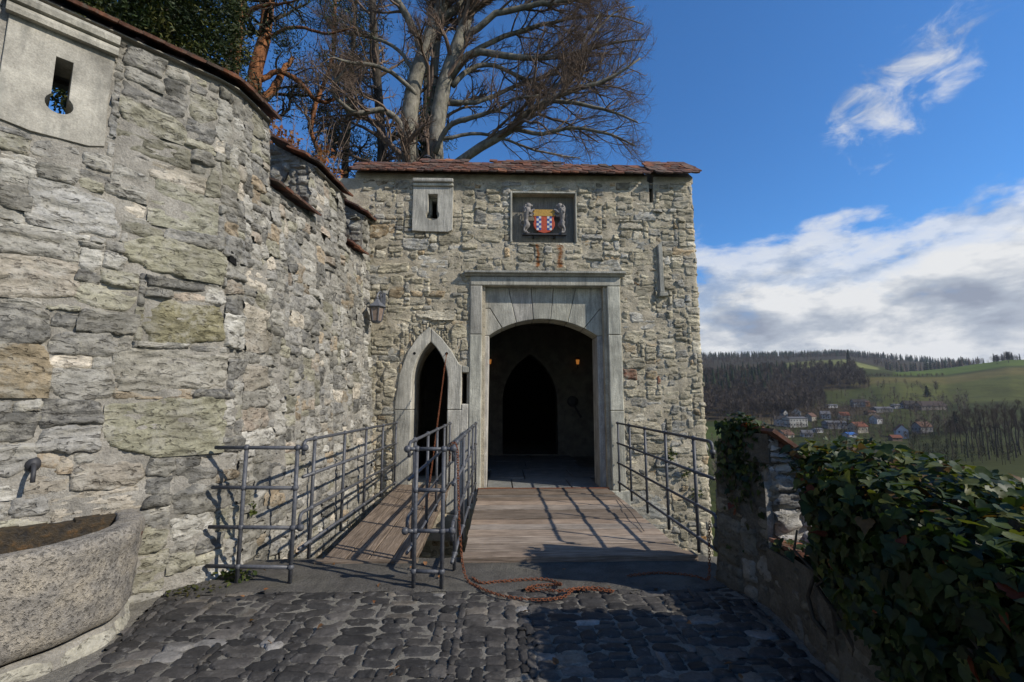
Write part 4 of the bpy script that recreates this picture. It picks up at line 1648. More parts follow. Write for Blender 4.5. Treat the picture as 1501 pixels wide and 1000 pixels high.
def leaf_cloud(parent, pos, nrm, tip, size, cols, mat, nobj, name='leaf', rest='foliage', shape=0, objscore=None, rg=None):
    LV, LF = ivy_shape(shape)
    R = leaf_frames(nrm, tip)
    n = len(pos)
    order = np.argsort(objscore)[::-1] if objscore is not None else np.arange(n)
    ids = order[:nobj]
    rest_ids = order[nobj:]
    meshes = {}
    for i in ids:
        c = tuple(cols[i])
        if c not in meshes:
            m = make_mesh(name, LV, LF, c, True)
            m.materials.append(MATS[mat])
            meshes[c] = m
        M = Matrix(R[i].tolist()).to_4x4()
        M = Matrix.Translation(Vector(pos[i])) @ M @ Matrix.Scale(float(size[i]), 4)
        inst(name, meshes[c], parent, M)
    if len(rest_ids):
        P = np.einsum('nij,kj->nki', R[rest_ids], LV) * size[rest_ids][:, None, None] + pos[rest_ids][:, None, :]
        k = len(LV)
        F = (LF[None] + (np.arange(len(rest_ids)) * k)[:, None, None]).reshape(-1, 3)
        C = np.repeat(np.array(cols)[rest_ids], k, axis=0)
        o = mk(rest, P.reshape(-1, 3), F, mat, parent, tint=C)
        tag(o, kind='stuff')


rng = np.random.default_rng(123)


def ivy_batch(n, fn, rg):
    return fn(n, rg)


def unit(v):
    return v / (np.linalg.norm(v, axis=1, keepdims=True) + 1e-9)


ivy = thing('ivy', 'dense dark green ivy with a few red leaves smothering the near parapet', 'ivy', (2.0, 2.0, 0))
PP, NN, TT, SS = [], [], [], []


def top_z(y):
    return 1.20 + .10 * vnoise(y * 2.2, y * 0 + 4.2) + .05 * vnoise(y * 6.0, y * 0) + np.clip((y - 2.4), -3, .5) * .10


def xin(y):
    return 1.52 + (y + 1.2) * (.50 / 4.1)


# inner face
n = 6000
y = rng.uniform(.75, 2.93, n)
z = rng.uniform(.0, 1.3, n) ** .8
keep = (z > .18 + .50 * np.clip(y - 2.05, 0, 2)) & (z < top_z(y))
y, z = y[keep], z[keep]
dep = rng.uniform(.02, .30, len(y)) * np.clip(.45 + z * .55, 0, 1) * (1.0 - .45 * np.clip((y - 2.62) / .3, 0, 1))
x = xin(y) - .05 * z * 0 - dep + .05
PP.append(np.stack([x, y, z], 1))
NN.append(np.stack([-1 + rng.normal(0, .45, len(y)), rng.normal(-.25, .5, len(y)), .45 + rng.normal(0, .4, len(y))], 1))
# top
n = 4600
y = rng.uniform(.75, 2.94, n)
u = rng.uniform(0, 1, n)
x = xin(y) - .22 + u * .95
z = top_z(y) + .03 - .12 * np.abs(u - .35) * 2 + rng.uniform(-.14, .12, n)
PP.append(np.stack([x, y, z], 1))
NN.append(np.stack([rng.normal(-.1, .5, n), rng.normal(-.15, .5, n), 1 + rng.normal(0, .3, n)], 1))
# end towards the gap, and trailing on the gap's sill
n = 1300
x = rng.uniform(1.95, 2.62, n)
z = rng.uniform(.45, 1.25, n)
PP.append(np.stack([x, 2.87 + rng.uniform(-.05, .09, n), z], 1))
NN.append(np.stack([rng.normal(-.2, .5, n), 1 + rng.normal(0, .4, n), rng.normal(.4, .4, n)], 1))
n = 150
x = rng.uniform(2.02, 2.55, n)
PP.append(np.stack([x, rng.uniform(2.95, 3.55, n), .50 + rng.uniform(0, .10, n) - (x - 2.1) * .28], 1))
NN.append(np.stack([rng.normal(0, .4, n), rng.normal(-.3, .4, n), np.full(n, 1.0)], 1))
POS, NRM = np.concatenate(PP), unit(np.concatenate(NN))
n = len(POS)
TIP = np.stack([rng.normal(0, .5, n), rng.normal(0, .6, n), -.9 + rng.normal(0, .35, n)], 1)
SIZ = .026 + .066 * rng.random(n) ** 1.4
ci = rng.choice(len(IVY_COLS), n, p=IVY_P)
ci = np.where((POS[:, 2] > 1.12) & (rng.random(n) < .62), rng.choice([3, 4, 3, 1, 3, 6, 4], n), ci)  # sunlit look of the top leaves put into their colour
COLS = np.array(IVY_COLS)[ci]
score = SIZ / (POS[:, 1] + .3) * np.where(POS[:, 1] > 1.3, 1, .2) + .03 * (POS[:, 2] > 1.1) + .02 * (POS[:, 0] < 1.85)
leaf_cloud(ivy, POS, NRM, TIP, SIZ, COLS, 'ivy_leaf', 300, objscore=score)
b = MB()
for k in range(9):
    y0 = rng.uniform(.8, 3.0)
    pts = [(xin(y0) - .02, y0, .0)]
    for q in range(6):
        p = pts[-1]
        pts.append((xin(p[1]) - .02 - .02 * q, np.clip(p[1] + rng.normal(0, .12), .5, 3.05), p[2] + rng.uniform(.10, .16)))
    b = MB()
    b.tube(pts, np.linspace(.018, .007, len(pts)), 5)
    b.build('stem', 'dark_bark', ivy, smooth=True)
# the patch hanging on the merlon
iv2 = thing('ivy', 'small ivy patch hanging from the top of the stone merlon', 'ivy', (2.1, 4.3, 1.3))
n = 700
y = np.clip(3.93 + rng.normal(0, .11, n), 3.62, 4.12)
z = 1.40 - np.abs(rng.normal(0, .30, n))
x = 2.11 - np.clip(y - 3.72, 0, 1) * .38 + .05 * z - rng.uniform(-.01, .08, n)
top = rng.random(n) < .35
x = np.where(top, rng.uniform(2.05, 2.4, n), x)
z = np.where(top, 1.40 - (x - 2.1) * .8 + rng.uniform(-.02, .06, n), z)
y = np.where(top, rng.uniform(3.70, 4.18, n), y)
POS = np.stack([x, y, z], 1)
NRM = unit(np.stack([np.where(top, rng.normal(0, .4, n), -1 + rng.normal(0, .3, n)), rng.normal(-.3, .4, n), np.where(top, 1.0, .4 + rng.normal(0, .3, n))], 1))
TIP = np.stack([rng.normal(0, .4, n), rng.normal(0, .5, n), np.full(n, -1.0)], 1)
SIZ = rng.uniform(.036, .066, n)
COLS = np.array(IVY_COLS)[rng.choice(len(IVY_COLS), n, p=IVY_P)]
leaf_cloud(iv2, POS, NRM, TIP, SIZ, COLS, 'ivy_leaf', 120, objscore=z)

# ================================================================== RAILINGS
RZ = (1.17, .82, .48, .15)


def rail_tube(name, pts, parent, r=.0168, k=10):
    b = MB()
    b.tube(pts, r, k)
    return b.build(name, 'paint_grey', parent, smooth=True)


def ball(parent, c, r=.029):
    b = MB()
    b.sphere(c, r, 10, 7)
    return b.build('ball_joint', 'paint_grey', parent, smooth=True)


def bend(pts, r=.07, n=5):
    P = [np.array(p, float) for p in pts]
    out = [P[0]]
    for i in range(1, len(P) - 1):
        a, bb, c = P[i - 1], P[i], P[i + 1]
        p0 = bb + (a - bb) / np.linalg.norm(a - bb) * r
        p1 = bb + (c - bb) / np.linalg.norm(c - bb) * r
        for t in np.linspace(0, 1, n):
            out.append((1 - t) ** 2 * p0 + 2 * t * (1 - t) * bb + t * t * p1)
    out.append(P[-1])
    return out


def railing(label, A, B, posts, z_foot, ext=(0, 0), hook=(False, False), zoff=0.0, rails=RZ, lip=0.05):
    """posts: parameters 0..1 from A to B"""
    A, B = np.array(A, float), np.array(B, float)
    L = np.linalg.norm(B - A)
    dr = (B - A) / L
    root = thing('railing', label, 'railing', (A[0], A[1], 0), 'grey tube railings of the two bridges')
    at = lambda t, z: np.array([*(A + dr * (t * L)), z])
    for t in posts:
        zf = z_foot(t) if callable(z_foot) else z_foot
        p = rail_tube('post', [at(t, zf), at(t, rails[0] + zoff)], root, .0178)
        for z in rails:
            ball(p, at(t, z + zoff))
    for i, z in enumerate(rails):
        z += zoff
        a = np.array([*(A - dr * ext[0]), z])
        c = np.array([*(B + dr * ext[1]), z])
        pts = [a, c]
        if hook[0] and i in (0, 2):
            pts = [a + np.array([*(-dr * .02), -.14]), a + np.array([*(-dr * .02), 0])] + pts[1:]
        if hook[1] and i in (0, 2):
            pts = pts[:-1] + [c, c + np.array([0, 0, -.16])]
        o = rail_tube('rail', bend(pts) if len(pts) > 2 else pts, root)
        if hook[1] and i in (0, 2):
            ball(o, c + np.array([0, 0, -.10]), .032)
    return root


# short panel from the wall, at right angles to the ramp
r1 = railing('short grey tube railing panel standing out from the left wall', (-2.29, 4.27), (-1.82, 4.24), (0, 1), 0.0, (.29, .0))
for z in (RZ[0], RZ[2]):
    o = rail_tube('rail', [(-1.82, 4.24, z), (-1.74, 4.24, z)], r1)
    ball(o, (-1.755, 4.24, z), .032)
railing('long grey tube railing along the left side of the plank ramp', (-1.92, 4.80), (-1.81, 8.18), (.02, .27, .51, .75, .985), lambda t: .02 + .12 * t, (.16, .03), (True, False), .03)
railing('grey tube railing along the right side of the plank ramp', (-.87, 4.72), (-.87, 8.16), (.02, .27, .51, .75, .985), lambda t: .02 + .12 * t, (.20, .03), (True, False), .02)
railing('grey tube railing along the left side of the drawbridge', (-.42, 4.42), (-.42, 8.16), (.02, .27, .51, .75, .985), .03, (.16, .03), (True, False), .02)
fb = railing('narrow grey tube barrier closing the gap between ramp and drawbridge', (-.73, 4.12), (-.49, 4.10), (0, 1), 0.0, (0, 0))
for z in (RZ[0], RZ[2]):
    for (xa, xb) in ((-.73, -.82), (-.49, -.40)):
        o = rail_tube('rail', [(xa, 4.11, z), (xb, 4.11, z)], fb)
        ball(o, (xb * .9 + xa * .1, 4.11, z), .032)
railing('dark tube railing along the right side of the drawbridge', (2.08, 8.16), (2.08, 4.90), (.02, .24, .48, .73, .99), .02, (.03, .40), (False, True), .02)

# ================================================================== BRIDGES
rng = np.random.default_rng(7)


def plank(name, x0, x1, y0, y1, z0, z1, mat, parent, zf=None, along='x', tint=(1, 1, 1)):
    """board with a few waviness cuts; zf adds slope"""
    n = 9
    V = []
    for i in range(n):
        t = i / (n - 1)
        wob = rng.normal(0, .003)
        for (a, c) in ((0, 0), (1, 0), (1, 1), (0, 1)):
            if along == 'x':
                x, y, z = x0 + (x1 - x0) * t, (y0, y1)[a] + wob, (z0, z1)[c] + (rng.normal(0, .0018) if c else 0)
            else:
                x, y, z = (x0, x1)[a] + wob, y0 + (y1 - y0) * t, (z0, z1)[c] + (rng.normal(0, .0018) if c else 0)
            if zf:
                z += zf(x, y)
            V.append((x, y, z))
    F = []
    for i in range(n - 1):
        for k in range(4):
            F.append((i * 4 + k, i * 4 + (k + 1) % 4, (i + 1) * 4 + (k + 1) % 4, (i + 1) * 4 + k))
    F += [(3, 2, 1, 0), tuple((n - 1) * 4 + k for k in range(4))]
    o = mk(name, V, F, mat, parent, tint=tint, smooth=False)
    bm = bmesh.new()
    bm.from_mesh(o.data)
    bmesh.ops.recalc_face_normals(bm, faces=bm.faces)
    bm.to_mesh(o.data)
    bm.free()
    a = o.data.attributes.new('seed', 'FLOAT_COLOR', 'POINT')
    s = rng.uniform(0, 3, 3)
    a.data.foreach_set('color', np.tile(np.array([*s, 1], np.float32), len(o.data.vertices)))
    return bevel(o, .006, 2)


br = thing('drawbridge', 'weathered brown plank drawbridge leading to the main gate', 'bridge', (.8, 6.5, 0))
y = 4.86
edges = [4.86]
while edges[-1] < 8.12:
    edges.append(edges[-1] + rng.uniform(.225, .285))
edges[-1] = 8.17
for i in range(len(edges) - 1):
    c = rng.uniform(.62, 1.35)
    warm = rng.uniform(.94, 1.06)
    plank('plank', -.36 + rng.normal(0, .006), 1.90 + rng.normal(0, .012), edges[i] + .010, edges[i + 1] - .010, .02, .068 + rng.normal(0, .004), 'wood_cross', br, None, 'x', (c * warm, c, c / warm))
plank('edge_beam', -.38, 1.97, 4.70, 4.85, -.05, .074, 'wood_cross', br, None, 'x', (.85, .82, .80))
for x in (-.20, .45, 1.10, 1.75):
    plank('beam', x - .08, x + .08, 4.70, 8.1, -.22, .012, 'wood_long', br, None, 'y', (.6, .58, .55))
b = MB()
b.box(-.38, 1.92, 8.172, 8.215, -.01, .072)
b.build('hinge_bar', 'rust', br)
rp = thing('plank_ramp', 'narrow ramp of long brown boards leading to the pointed side door', 'bridge', (-1.35, 6.5, 0))
zr = lambda x, y: .03 + .11 * np.clip((y - 4.8) / 3.3, 0, 1)
xs = np.linspace(0, 1, 5)
for i in range(4):
    c = rng.uniform(.75, 1.1)
    xa0, xa1 = -1.76 + .92 * xs[i] + .005, -1.76 + .92 * xs[i + 1] - .005
    plank('plank', xa0, xa1, 4.80, 8.2, -.035, .0, 'wood_long', rp, zr, 'y', (c, c * .96, c * .92))
plank('beam', -1.70, -1.60, 4.8, 8.2, -.20, -.04, 'wood_long', rp, zr, 'y', (.6, .58, .55))
plank('beam', -1.0, -.90, 4.8, 8.2, -.20, -.04, 'wood_long', rp, zr, 'y', (.6, .58, .55))
plank('end_board', -1.80, -.80, 4.70, 4.79, -.05, .035, 'wood_cross', rp, None, 'x', (.7, .68, .65))
b = MB()
b.tube([(1.82, 7.21, .09), (1.74, 6.2, .12), (1.68, 5.49, .085)], .005, 5)
tag(b.build('steel_cable', 'iron'), 'thin steel cable lying along the right edge of the drawbridge', 'cable')


# ================================================================== CHAINS
def link_geo(ln=.046, wd=.030, r=.0052, seg=12, k=5):
    pts = []
    for i in range(seg):
        a = 2 * math.pi * i / seg
        x = math.cos(a)
        pts.append((math.copysign(abs(x) ** .8, x) * ln / 2, math.sin(a) * wd / 2, 0))
    P = np.array(pts)
    V = []
    for i in range(seg):
        t = P[(i + 1) % seg] - P[i - 1]
        t /= np.linalg.norm(t)
        s = np.array([-t[1], t[0], 0])
        for j in range(k):
            b_ = 2 * math.pi * j / k
            V.append(P[i] + r * (math.cos(b_) * s + math.sin(b_) * np.array([0, 0, 1])))
    F = [(i * k + j, ((i + 1) % seg) * k + j, ((i + 1) % seg) * k + (j + 1) % k, i * k + (j + 1) % k) for i in range(seg) for j in range(k)]
    return np.array(V), F


LKV, LKF = link_geo()


def chain(label, pts, pitch=.034, parent=None, jit=.25, mat='rust', scale=.68):
    P = np.array(pts, float)
    s = np.concatenate([[0], np.cumsum(np.linalg.norm(np.diff(P, axis=0), axis=1))])
    m = int(s[-1] / (pitch * scale))
    q = np.linspace(0, s[-1], m + 1)
    Q = np.stack([np.interp(q, s, P[:, i]) for i in range(3)], 1)
    rg = np.random.default_rng(len(pts) * 7 + m)
    b = MB()
    for i in range(m):
        t = Q[i + 1] - Q[i]
        t /= np.linalg.norm(t)
        ref = np.array([0, 0, 1.0]) if abs(t[2]) < .9 else np.array([1.0, 0, 0])
        x = np.cross(ref, t)
        x /= np.linalg.norm(x)
        z = np.cross(t, x)
        a = (i % 2) * math.pi / 2 + .6 + rg.normal(0, jit)
        yv = math.cos(a) * x + math.sin(a) * z
        zv = np.cross(t, yv)
        b.add((LKV * scale) @ np.stack([t, yv, zv]) + (Q[i] + Q[i + 1]) / 2, LKF)
    o = b.build('chain', mat, None, smooth=True)
    return tag(o, label, 'chain', 'rusty chains')


def smooth_pts(pts, n=6):
    P = np.array(pts, float)
    out = []
    for i in range(len(P) - 1):
        p0, p1, p2, p3 = P[max(i - 1, 0)], P[i], P[i + 1], P[min(i + 2, len(P) - 1)]
        for t in np.linspace(0, 1, n, endpoint=False):
            out.append(.5 * ((2 * p1) + (-p0 + p2) * t + (2 * p0 - 5 * p1 + 4 * p2 - p3) * t * t + (-p0 + 3 * p1 - 3 * p2 + p3) * t ** 3))
    out.append(P[-1])
    return out


gz = .030
chain('long rusty red chain hung over the railing end and heaped on the paving', smooth_pts(
    [(-.46, 4.30, 1.05), (-.45, 4.24, 1.17), (-.42, 4.22, 1.215), (-.385, 4.22, 1.16), (-.375, 4.25, .85), (-.36, 4.30, .45), (-.33, 4.30, .15), (-.28, 4.24, gz), (-.18, 4.09, gz), (-.01, 3.93, gz), (.18, 3.85, gz), (.36, 3.83, gz), (.52, 3.88, gz), (.60, 3.96, gz + .02),
     (.66, 4.02, gz), (.78, 4.01, gz), (.95, 3.97, gz), (.80, 4.05, gz), (.62, 3.98, gz + .02), (.49, 3.94, gz + .02), (.36, 4.02, gz), (.22, 4.02, gz), (.30, 4.10, gz), (.46, 4.12, gz), (.52, 4.04, gz + .03), (.50, 4.16, gz), (.41, 4.24, gz), (.23, 4.24, gz), (-.01, 4.20, gz), (-.16, 4.18, gz), (-.24, 4.30, gz)], 5))
chain('rusty chain running from the pointed door arch down to the ramp', [(-.965, 8.20, 2.43), (-.965, 8.12, 2.36), (-1.0, 7.2, .95), (-1.03, 6.74, .15), (-1.05, 6.60, .11)], .034)
chain('rusty chain hanging down the end of the dark merlon', smooth_pts([(1.88, 4.20, .52), (1.86, 4.19, .30), (1.85, 4.19, .10), (1.83, 4.20, .03), (1.75, 4.28, .03), (1.60, 4.34, .03), (1.40, 4.36, .03), (1.15, 4.30, .03)], 5))

# ================================================================== FOUNTAIN TROUGH
DN = np.array([.7317, -.6816])
tr_o = np.array([-2.5, 4.38]) + D * 1.72 + DN * (-.05)
tro = thing('stone_trough', 'half round granite fountain trough on a low masonry base', 'trough', (tr_o[0], tr_o[1], 0))


def tp(R, a, z, off=0):
    t, nn = -R * np.cos(a), R * np.sin(a)
    q = tr_o[None] + np.outer(t, D) + np.outer(nn, DN)
    return np.concatenate([q, np.full((len(q), 1), z)], 1)


na = 72
ang = np.linspace(-.12, math.pi + .12, na)
rgt = np.random.default_rng(4)


def ringwall(profile, name, mat, tint=None, amp=.008):
    rows = []
    for k, (R, z) in enumerate(profile):
        rr = R + amp * fbm(np.cos(ang) * 5 + 3, np.sin(ang) * 5, z * 6, 3) + amp * .6 * vnoise(ang * 12, ang * 0 + z * 16)
        P = np.concatenate([tp(1, np.array([a]), z) for a in ang])
        ee = (np.abs(np.cos(ang)) ** 2.7 + np.abs(np.sin(ang) / .90) ** 2.7) ** (-1 / 2.7)
        t, nn = -rr * ee * np.cos(ang), rr * ee * np.sin(ang)
        q = tr_o[None] + np.outer(t, D) + np.outer(nn, DN)
        zz = z + amp * .5 * vnoise(ang * 6, ang * 0 + R * 9)
        rows.append(np.concatenate([q, zz[:, None]], 1))
    V = np.concatenate(rows)
    m = len(profile)
    F = np.array([(k * na + i, k * na + i + 1, (k + 1) * na + i + 1, (k + 1) * na + i) for k in range(m - 1) for i in range(na - 1)])
    return mk(name, V, F, mat, tro, tint=tint, smooth=True)


outer = [(.95, .115), (1.00, .118), (1.05, .14), (1.08, .19)] + [(1.085 + .02 * k / 10, .19 + .046 * k) for k in range(1, 11)] + [(1.10, .685), (1.085, .712), (1.06, .722), (1.0, .724), (.965, .722), (.95, .712), (.935, .68)]
ringwall(outer, 'basin', 'granite', None, .016)
inner = [(.935, .685), (.925, .62), (.915, .55), (.90, .48), (.86, .42), (.60, .40), (.0, .40)]
ringwall(inner, 'basin_inside', 'algae')
ped = [(1.0, .108), (1.03, .10)] + [(1.035 + .05 * k / 6, .10 - .032 * k) for k in range(1, 7)]
ringwall(ped, 'base_core', 'curtain_mortar', amp=.01)
pmap = lambda u, v, h: np.stack([tr_o[0] + D[0] * (-(1.035 + .05 * (.1 - v) / .19 + h) * np.cos(u)) + DN[0] * ((1.035 + .05 * (.1 - v) / .19 + h) * np.sin(u)),
                                 tr_o[1] + D[1] * (-(1.035 + .05 * (.1 - v) / .19 + h) * np.cos(u)) + DN[1] * ((1.035 + .05 * (.1 - v) / .19 + h) * np.sin(u)), v + 0 * u], -1)
def pmap(u, v, h):
    ee = (np.abs(np.cos(u)) ** 2.7 + np.abs(np.sin(u) / .90) ** 2.7) ** (-1 / 2.7)
    rr = (1.035 + .05 * (.1 - v) / .19) * ee + h
    return np.stack([tr_o[0] + D[0] * (-rr * np.cos(u)) + DN[0] * (rr * np.sin(u)), tr_o[1] + D[1] * (-rr * np.cos(u)) + DN[1] * (rr * np.sin(u)), v + 0 * u], -1)


a = .05
while a < 3.0:
    wd = rgt.uniform(.25, .55)
    g_ = stone_geo(pmap, (a, a + wd, -.06, .095), rgt, .012, .012, .03)
    if g_:
        mk('stone', g_[0], g_[1], 'curtain_stone', tro, tint=np.array((.38, .36, .29)) * rgt.uniform(.8, 1.15))
    a += wd
b = MB()
for i in range(14):
    t0, t1 = -1.0 + 2.0 * i / 14, -1.0 + 2.0 * (i + 1) / 14
    q = [tr_o + D * t + DN * nn_ for t in (t0, t1) for nn_ in (-.02, .11)]
    zt = .705 + .01 * math.sin(i * 2.1)
    b.add([(*q[0], .38), (*q[1], .38), (*q[3], .38), (*q[2], .38), (*q[0], zt), (*q[1], zt), (*q[3], zt), (*q[2], zt)], [(4, 5, 6, 7), (1, 2, 6, 5), (0, 1, 5, 4), (2, 3, 7, 6)])
b.build('basin_back', 'algae', tro)
# water spout in the wall
sp = thing('water_spout', 'short iron water spout in the wall above the trough', 'spout', tuple(LW(-1.25, 1.1, 0.)))
c0, c1, c2 = LW(-1.25, 1.13, .0), LW(-1.25, 1.125, .13), LW(-1.25, 1.02, .16)
b = MB()
b.tube(bend([c0, c1, c2], .05), .014, 10)
b.build('pipe', 'iron', sp, smooth=True)
b = MB()
b.sphere(LW(-1.25, 1.13, .0), .045, 12, 8, (1, 1, 1.2))
b.build('boss', 'iron', sp, smooth=True)
b = MB()
q0, q1 = tp(1.08, np.array([.33]), .60)[0], tp(1.13, np.array([.33]), .595)[0]
b.tube([q0, q1], .016, 8)
b.build('overflow_stub', 'copper_stub', tro, smooth=True)

# ================================================================== WALL LANTERN
lt = thing('wall_lantern', 'grey six sided wall lantern on a scrolled bracket in the corner', 'lantern', (-2.17, 7.95, 2.95))
lx, ly = -2.17, 7.93


def frustum(b, cx, cy, z0, r0, z1, r1, k=6, a0=0):
    V = [(cx + r * math.cos(a0 + 2 * math.pi * i / k), cy + r * math.sin(a0 + 2 * math.pi * i / k), z) for z, r in ((z0, r0), (z1, r1)) for i in range(k)]
    F = [(i, (i + 1) % k, k + (i + 1) % k, k + i) for i in range(k)] + [tuple(range(k - 1, -1, -1)), tuple(range(k, 2 * k))]
    b.add(V, F)


b = MB()
frustum(b, lx, ly, 2.965, .085, 3.20, .125)
b.build('glass', 'lantern_glass', lt)
b = MB()
for i in range(6):
    a = 2 * math.pi * i / 6
    b.tube([(lx + .088 * math.cos(a), ly + .088 * math.sin(a), 2.96), (lx + .130 * math.cos(a), ly + .130 * math.sin(a), 3.205)], .009, 5)
frustum(b, lx, ly, 2.93, .06, 2.965, .095)
frustum(b, lx, ly, 3.195, .135, 3.215, .165)
b.build('frame', 'lantern_grey', lt)
b = MB()
frustum(b, lx, ly, 3.215, .17, 3.30, .075)
frustum(b, lx, ly, 3.30, .07, 3.36, .03)
b.sphere((lx, ly, 3.38), .028, 8, 6)
b.build('cap', 'lantern_grey', lt)
b = MB()
cv = [(lx + .02, 8.22, 3.46), (lx + .02, 8.10, 3.52), (lx + .01, 7.99, 3.50), (lx, 7.93, 3.42), (lx, 7.93, 3.37)]
b.tube(smooth_pts(cv, 4), .014, 7)
b.tube(smooth_pts([(lx + .02, 8.23, 3.30), (lx + .02, 8.12, 3.34), (lx + .02, 8.08, 3.44), (lx + .02, 8.13, 3.50)], 4), .010, 6)
b.box(lx - .03, lx + .07, 8.20, 8.235, 3.22, 3.54)
b.build('bracket', 'lantern_grey', lt, smooth=False)

# small lamp standing above the wall top, before the trees
gl = thing('garden_lamp', 'small dark lamp head rising behind the tiled wall top', 'lamp', (-1.87, 11.0, GTOP))
b = MB()
b.tube([(-1.87, 11, GTOP - .02), (-1.87, 11, 7.45)], .03, 8)
b.build('pole', 'iron', gl)
b = MB()
frustum(b, -1.87, 11, 7.42, .085, 7.70, .12, 8)
b.build('lamp_head', 'iron', gl)
b = MB()
frustum(b, -1.87, 11, 7.70, .15, 7.80, .05, 8)
b.build('cap', 'iron', gl)

# lit lamps deep in the passage
for (x, lab) in ((2.25, 'small glowing orange wall lamp right of the dark inner arch'), (-.30, 'small glowing orange wall lamp left of the dark inner arch')):
    t = thing('passage_lamp', lab, 'lamp', (x, 13.2, 2.6), 'lamps in the gate passage')
    b = MB()
    frustum(b, x, 13.12, 2.62, .035, 2.75, .055, 8)
    b.build('shade', 'lamp_glow', t)
    b = MB()
    frustum(b, x, 13.12, 2.785, .09, 2.83, .03, 8)
    b.tube([(x, 13.29, 2.5), (x, 13.12, 2.5), (x, 13.12, 2.6)], .012, 6)
    b.build('mount', 'iron', t)
b = MB()
b.sphere((2.10, 13.22, 1.55), .16, 10, 7, (1, .4, 1))
b.tube([(2.12, 13.15, 1.45), (2.30, 13.0, 1.10)], .03, 7)
tag(b.build('wall_bell', 'iron'), 'dark round fitting with a handle on the passage back wall', 'fitting')

# ================================================================== COAT OF ARMS
arms = thing('coat_of_arms', 'red and gold chequered shield held by two grey lions in the niche', 'coat of arms', (.82, 8.3, 4.7))
sx, sz, sy = .83, 4.975, 8.30
SH = [(-.205, .225), (.205, .225), (.205, .10), (.185, .06), (.185, .02), (.205, -.04), (.200, -.10), (.165, -.165), (.10, -.215), (0, -.24), (-.10, -.215), (-.165, -.165), (-.200, -.10), (-.205, -.04), (-.185, .02), (-.185, .06), (-.205, .10)]
sf = lambda u, v, h: np.stack(np.broadcast_arrays(sx + np.asarray(u, float), sy - np.asarray(h, float), sz + np.asarray(v, float)), -1)
shield = prism('shield', SH, [], sf, -.03, .015, 'shield_red', arms, .005)
prism('chief', [(-.205, .095), (.205, .095), (.207, .228), (-.207, .228)], [], sf, 0, .021, 'shield_gold', shield, .003)
cs = .046
for side in (-1, 1):
    for c in range(2):
        for r in range(6):
            x0 = side * .055 + (0 if side > 0 else -2 * cs) + c * cs + side * .0
            z1 = .093 - r * cs
            z0 = z1 - cs
            xm = abs(x0 + cs / 2)
            lim = -.235 + .09 * (xm / .16) ** 2.2
            if z0 < lim:
                z0 = lim
            if z1 - z0 < .012:
                continue
            blue = (r + c + (0 if side < 0 else 1)) % 2 == 0
            prism('chequer', [(x0 + .001, z0 + .001), (x0 + cs - .001, z0 + .001), (x0 + cs - .001, z1), (x0 + .001, z1)], [], sf, 0, .018, 'shield_blue' if blue else 'shield_white', shield)


def lion(sgn):
    b = MB()
    X = lambda x, yy, z: (sx + sgn * x, sy + yy, z)
    z0 = 4.735
    # torso, upright, chest towards the shield
    b.tube(smooth_pts([X(.335, .03, z0 + .20), X(.345, .02, z0 + .27), X(.345, .00, z0 + .35), X(.325, -.01, z0 + .43), X(.31, -.01, z0 + .50)], 4), np.interp(np.linspace(0, 1, 17), [0, .3, .55, .8, 1], [.045, .042, .058, .072, .055]), 10)
    # head and muzzle
    b.sphere(X(.30, -.02, z0 + .535), .058, 12, 8, (1, 1, 1.05))
    b.sphere(X(.25, -.03, z0 + .535), .030, 10, 6, (1.2, .9, .8))
    b.sphere(X(.325, -.01, z0 + .585), .018, 8, 5)
    # mane locks
    rg = np.random.default_rng(6)
    for k in range(34):
        a, e = rg.uniform(0, 6.28), rg.uniform(-1, .9)
        c = np.array(X(.335 + .062 * math.cos(a), -.01 + .062 * math.sin(a), z0 + .49 + .075 * e))
        b.tube([c, c + np.array([sgn * rg.normal(.012, .01), rg.normal(-.004, .01), -.045])], [.019, .006], 5)
    # hind legs: thigh, knee forward, hock back, paw
    for (dx, dy, rch) in ((0, .035, 0), (.035, -.03, .03)):
        b.tube(smooth_pts([X(.345 + dx * .3, dy, z0 + .235), X(.305 + dx, dy, z0 + .165), X(.350 + dx, dy, z0 + .085), X(.335 + dx, dy, z0 + .02), X(.285 + dx, dy - .015, z0 + .008)], 4),
               np.interp(np.linspace(0, 1, 17), [0, .25, .5, .75, 1], [.052, .046, .022, .019, .022]), 8)
    # forelegs reaching to the shield
    b.tube(smooth_pts([X(.315, -.03, z0 + .445), X(.265, -.04, z0 + .40), X(.225, -.035, z0 + .445), X(.185, -.03, z0 + .455)], 4), np.interp(np.linspace(0, 1, 13), [0, .5, .8, 1], [.034, .024, .020, .026]), 8)
    b.tube(smooth_pts([X(.315, .02, z0 + .42), X(.265, .0, z0 + .345), X(.22, .0, z0 + .37), X(.185, -.01, z0 + .385)], 4), np.interp(np.linspace(0, 1, 13), [0, .5, .8, 1], [.034, .024, .020, .026]), 8)
    # tail
    b.tube(smooth_pts([X(.36, .05, z0 + .20), X(.42, .05, z0 + .17), X(.45, .04, z0 + .25), X(.42, .03, z0 + .33), X(.45, .03, z0 + .39)], 4), np.interp(np.linspace(0, 1, 17), [0, .7, 1], [.014, .011, .022]), 6)
    o = b.build('lion', 'lead_grey', arms, smooth=True)
    r = o.modifiers.new('remesh', 'REMESH')
    r.mode = 'VOXEL'
    r.voxel_size = .0085
    r.use_smooth_shade = True


lion(-1)
lion(1)
b = MB()
b.box(sx - .42, sx + .42, 8.27, 8.36, 4.700, 4.727)
b.box(sx - .22, sx - .18, 8.33, 8.50, 4.67, 4.70)
b.box(sx + .18, sx + .22, 8.33, 8.50, 4.67, 4.70)
b.build('bracket', 'iron', arms)

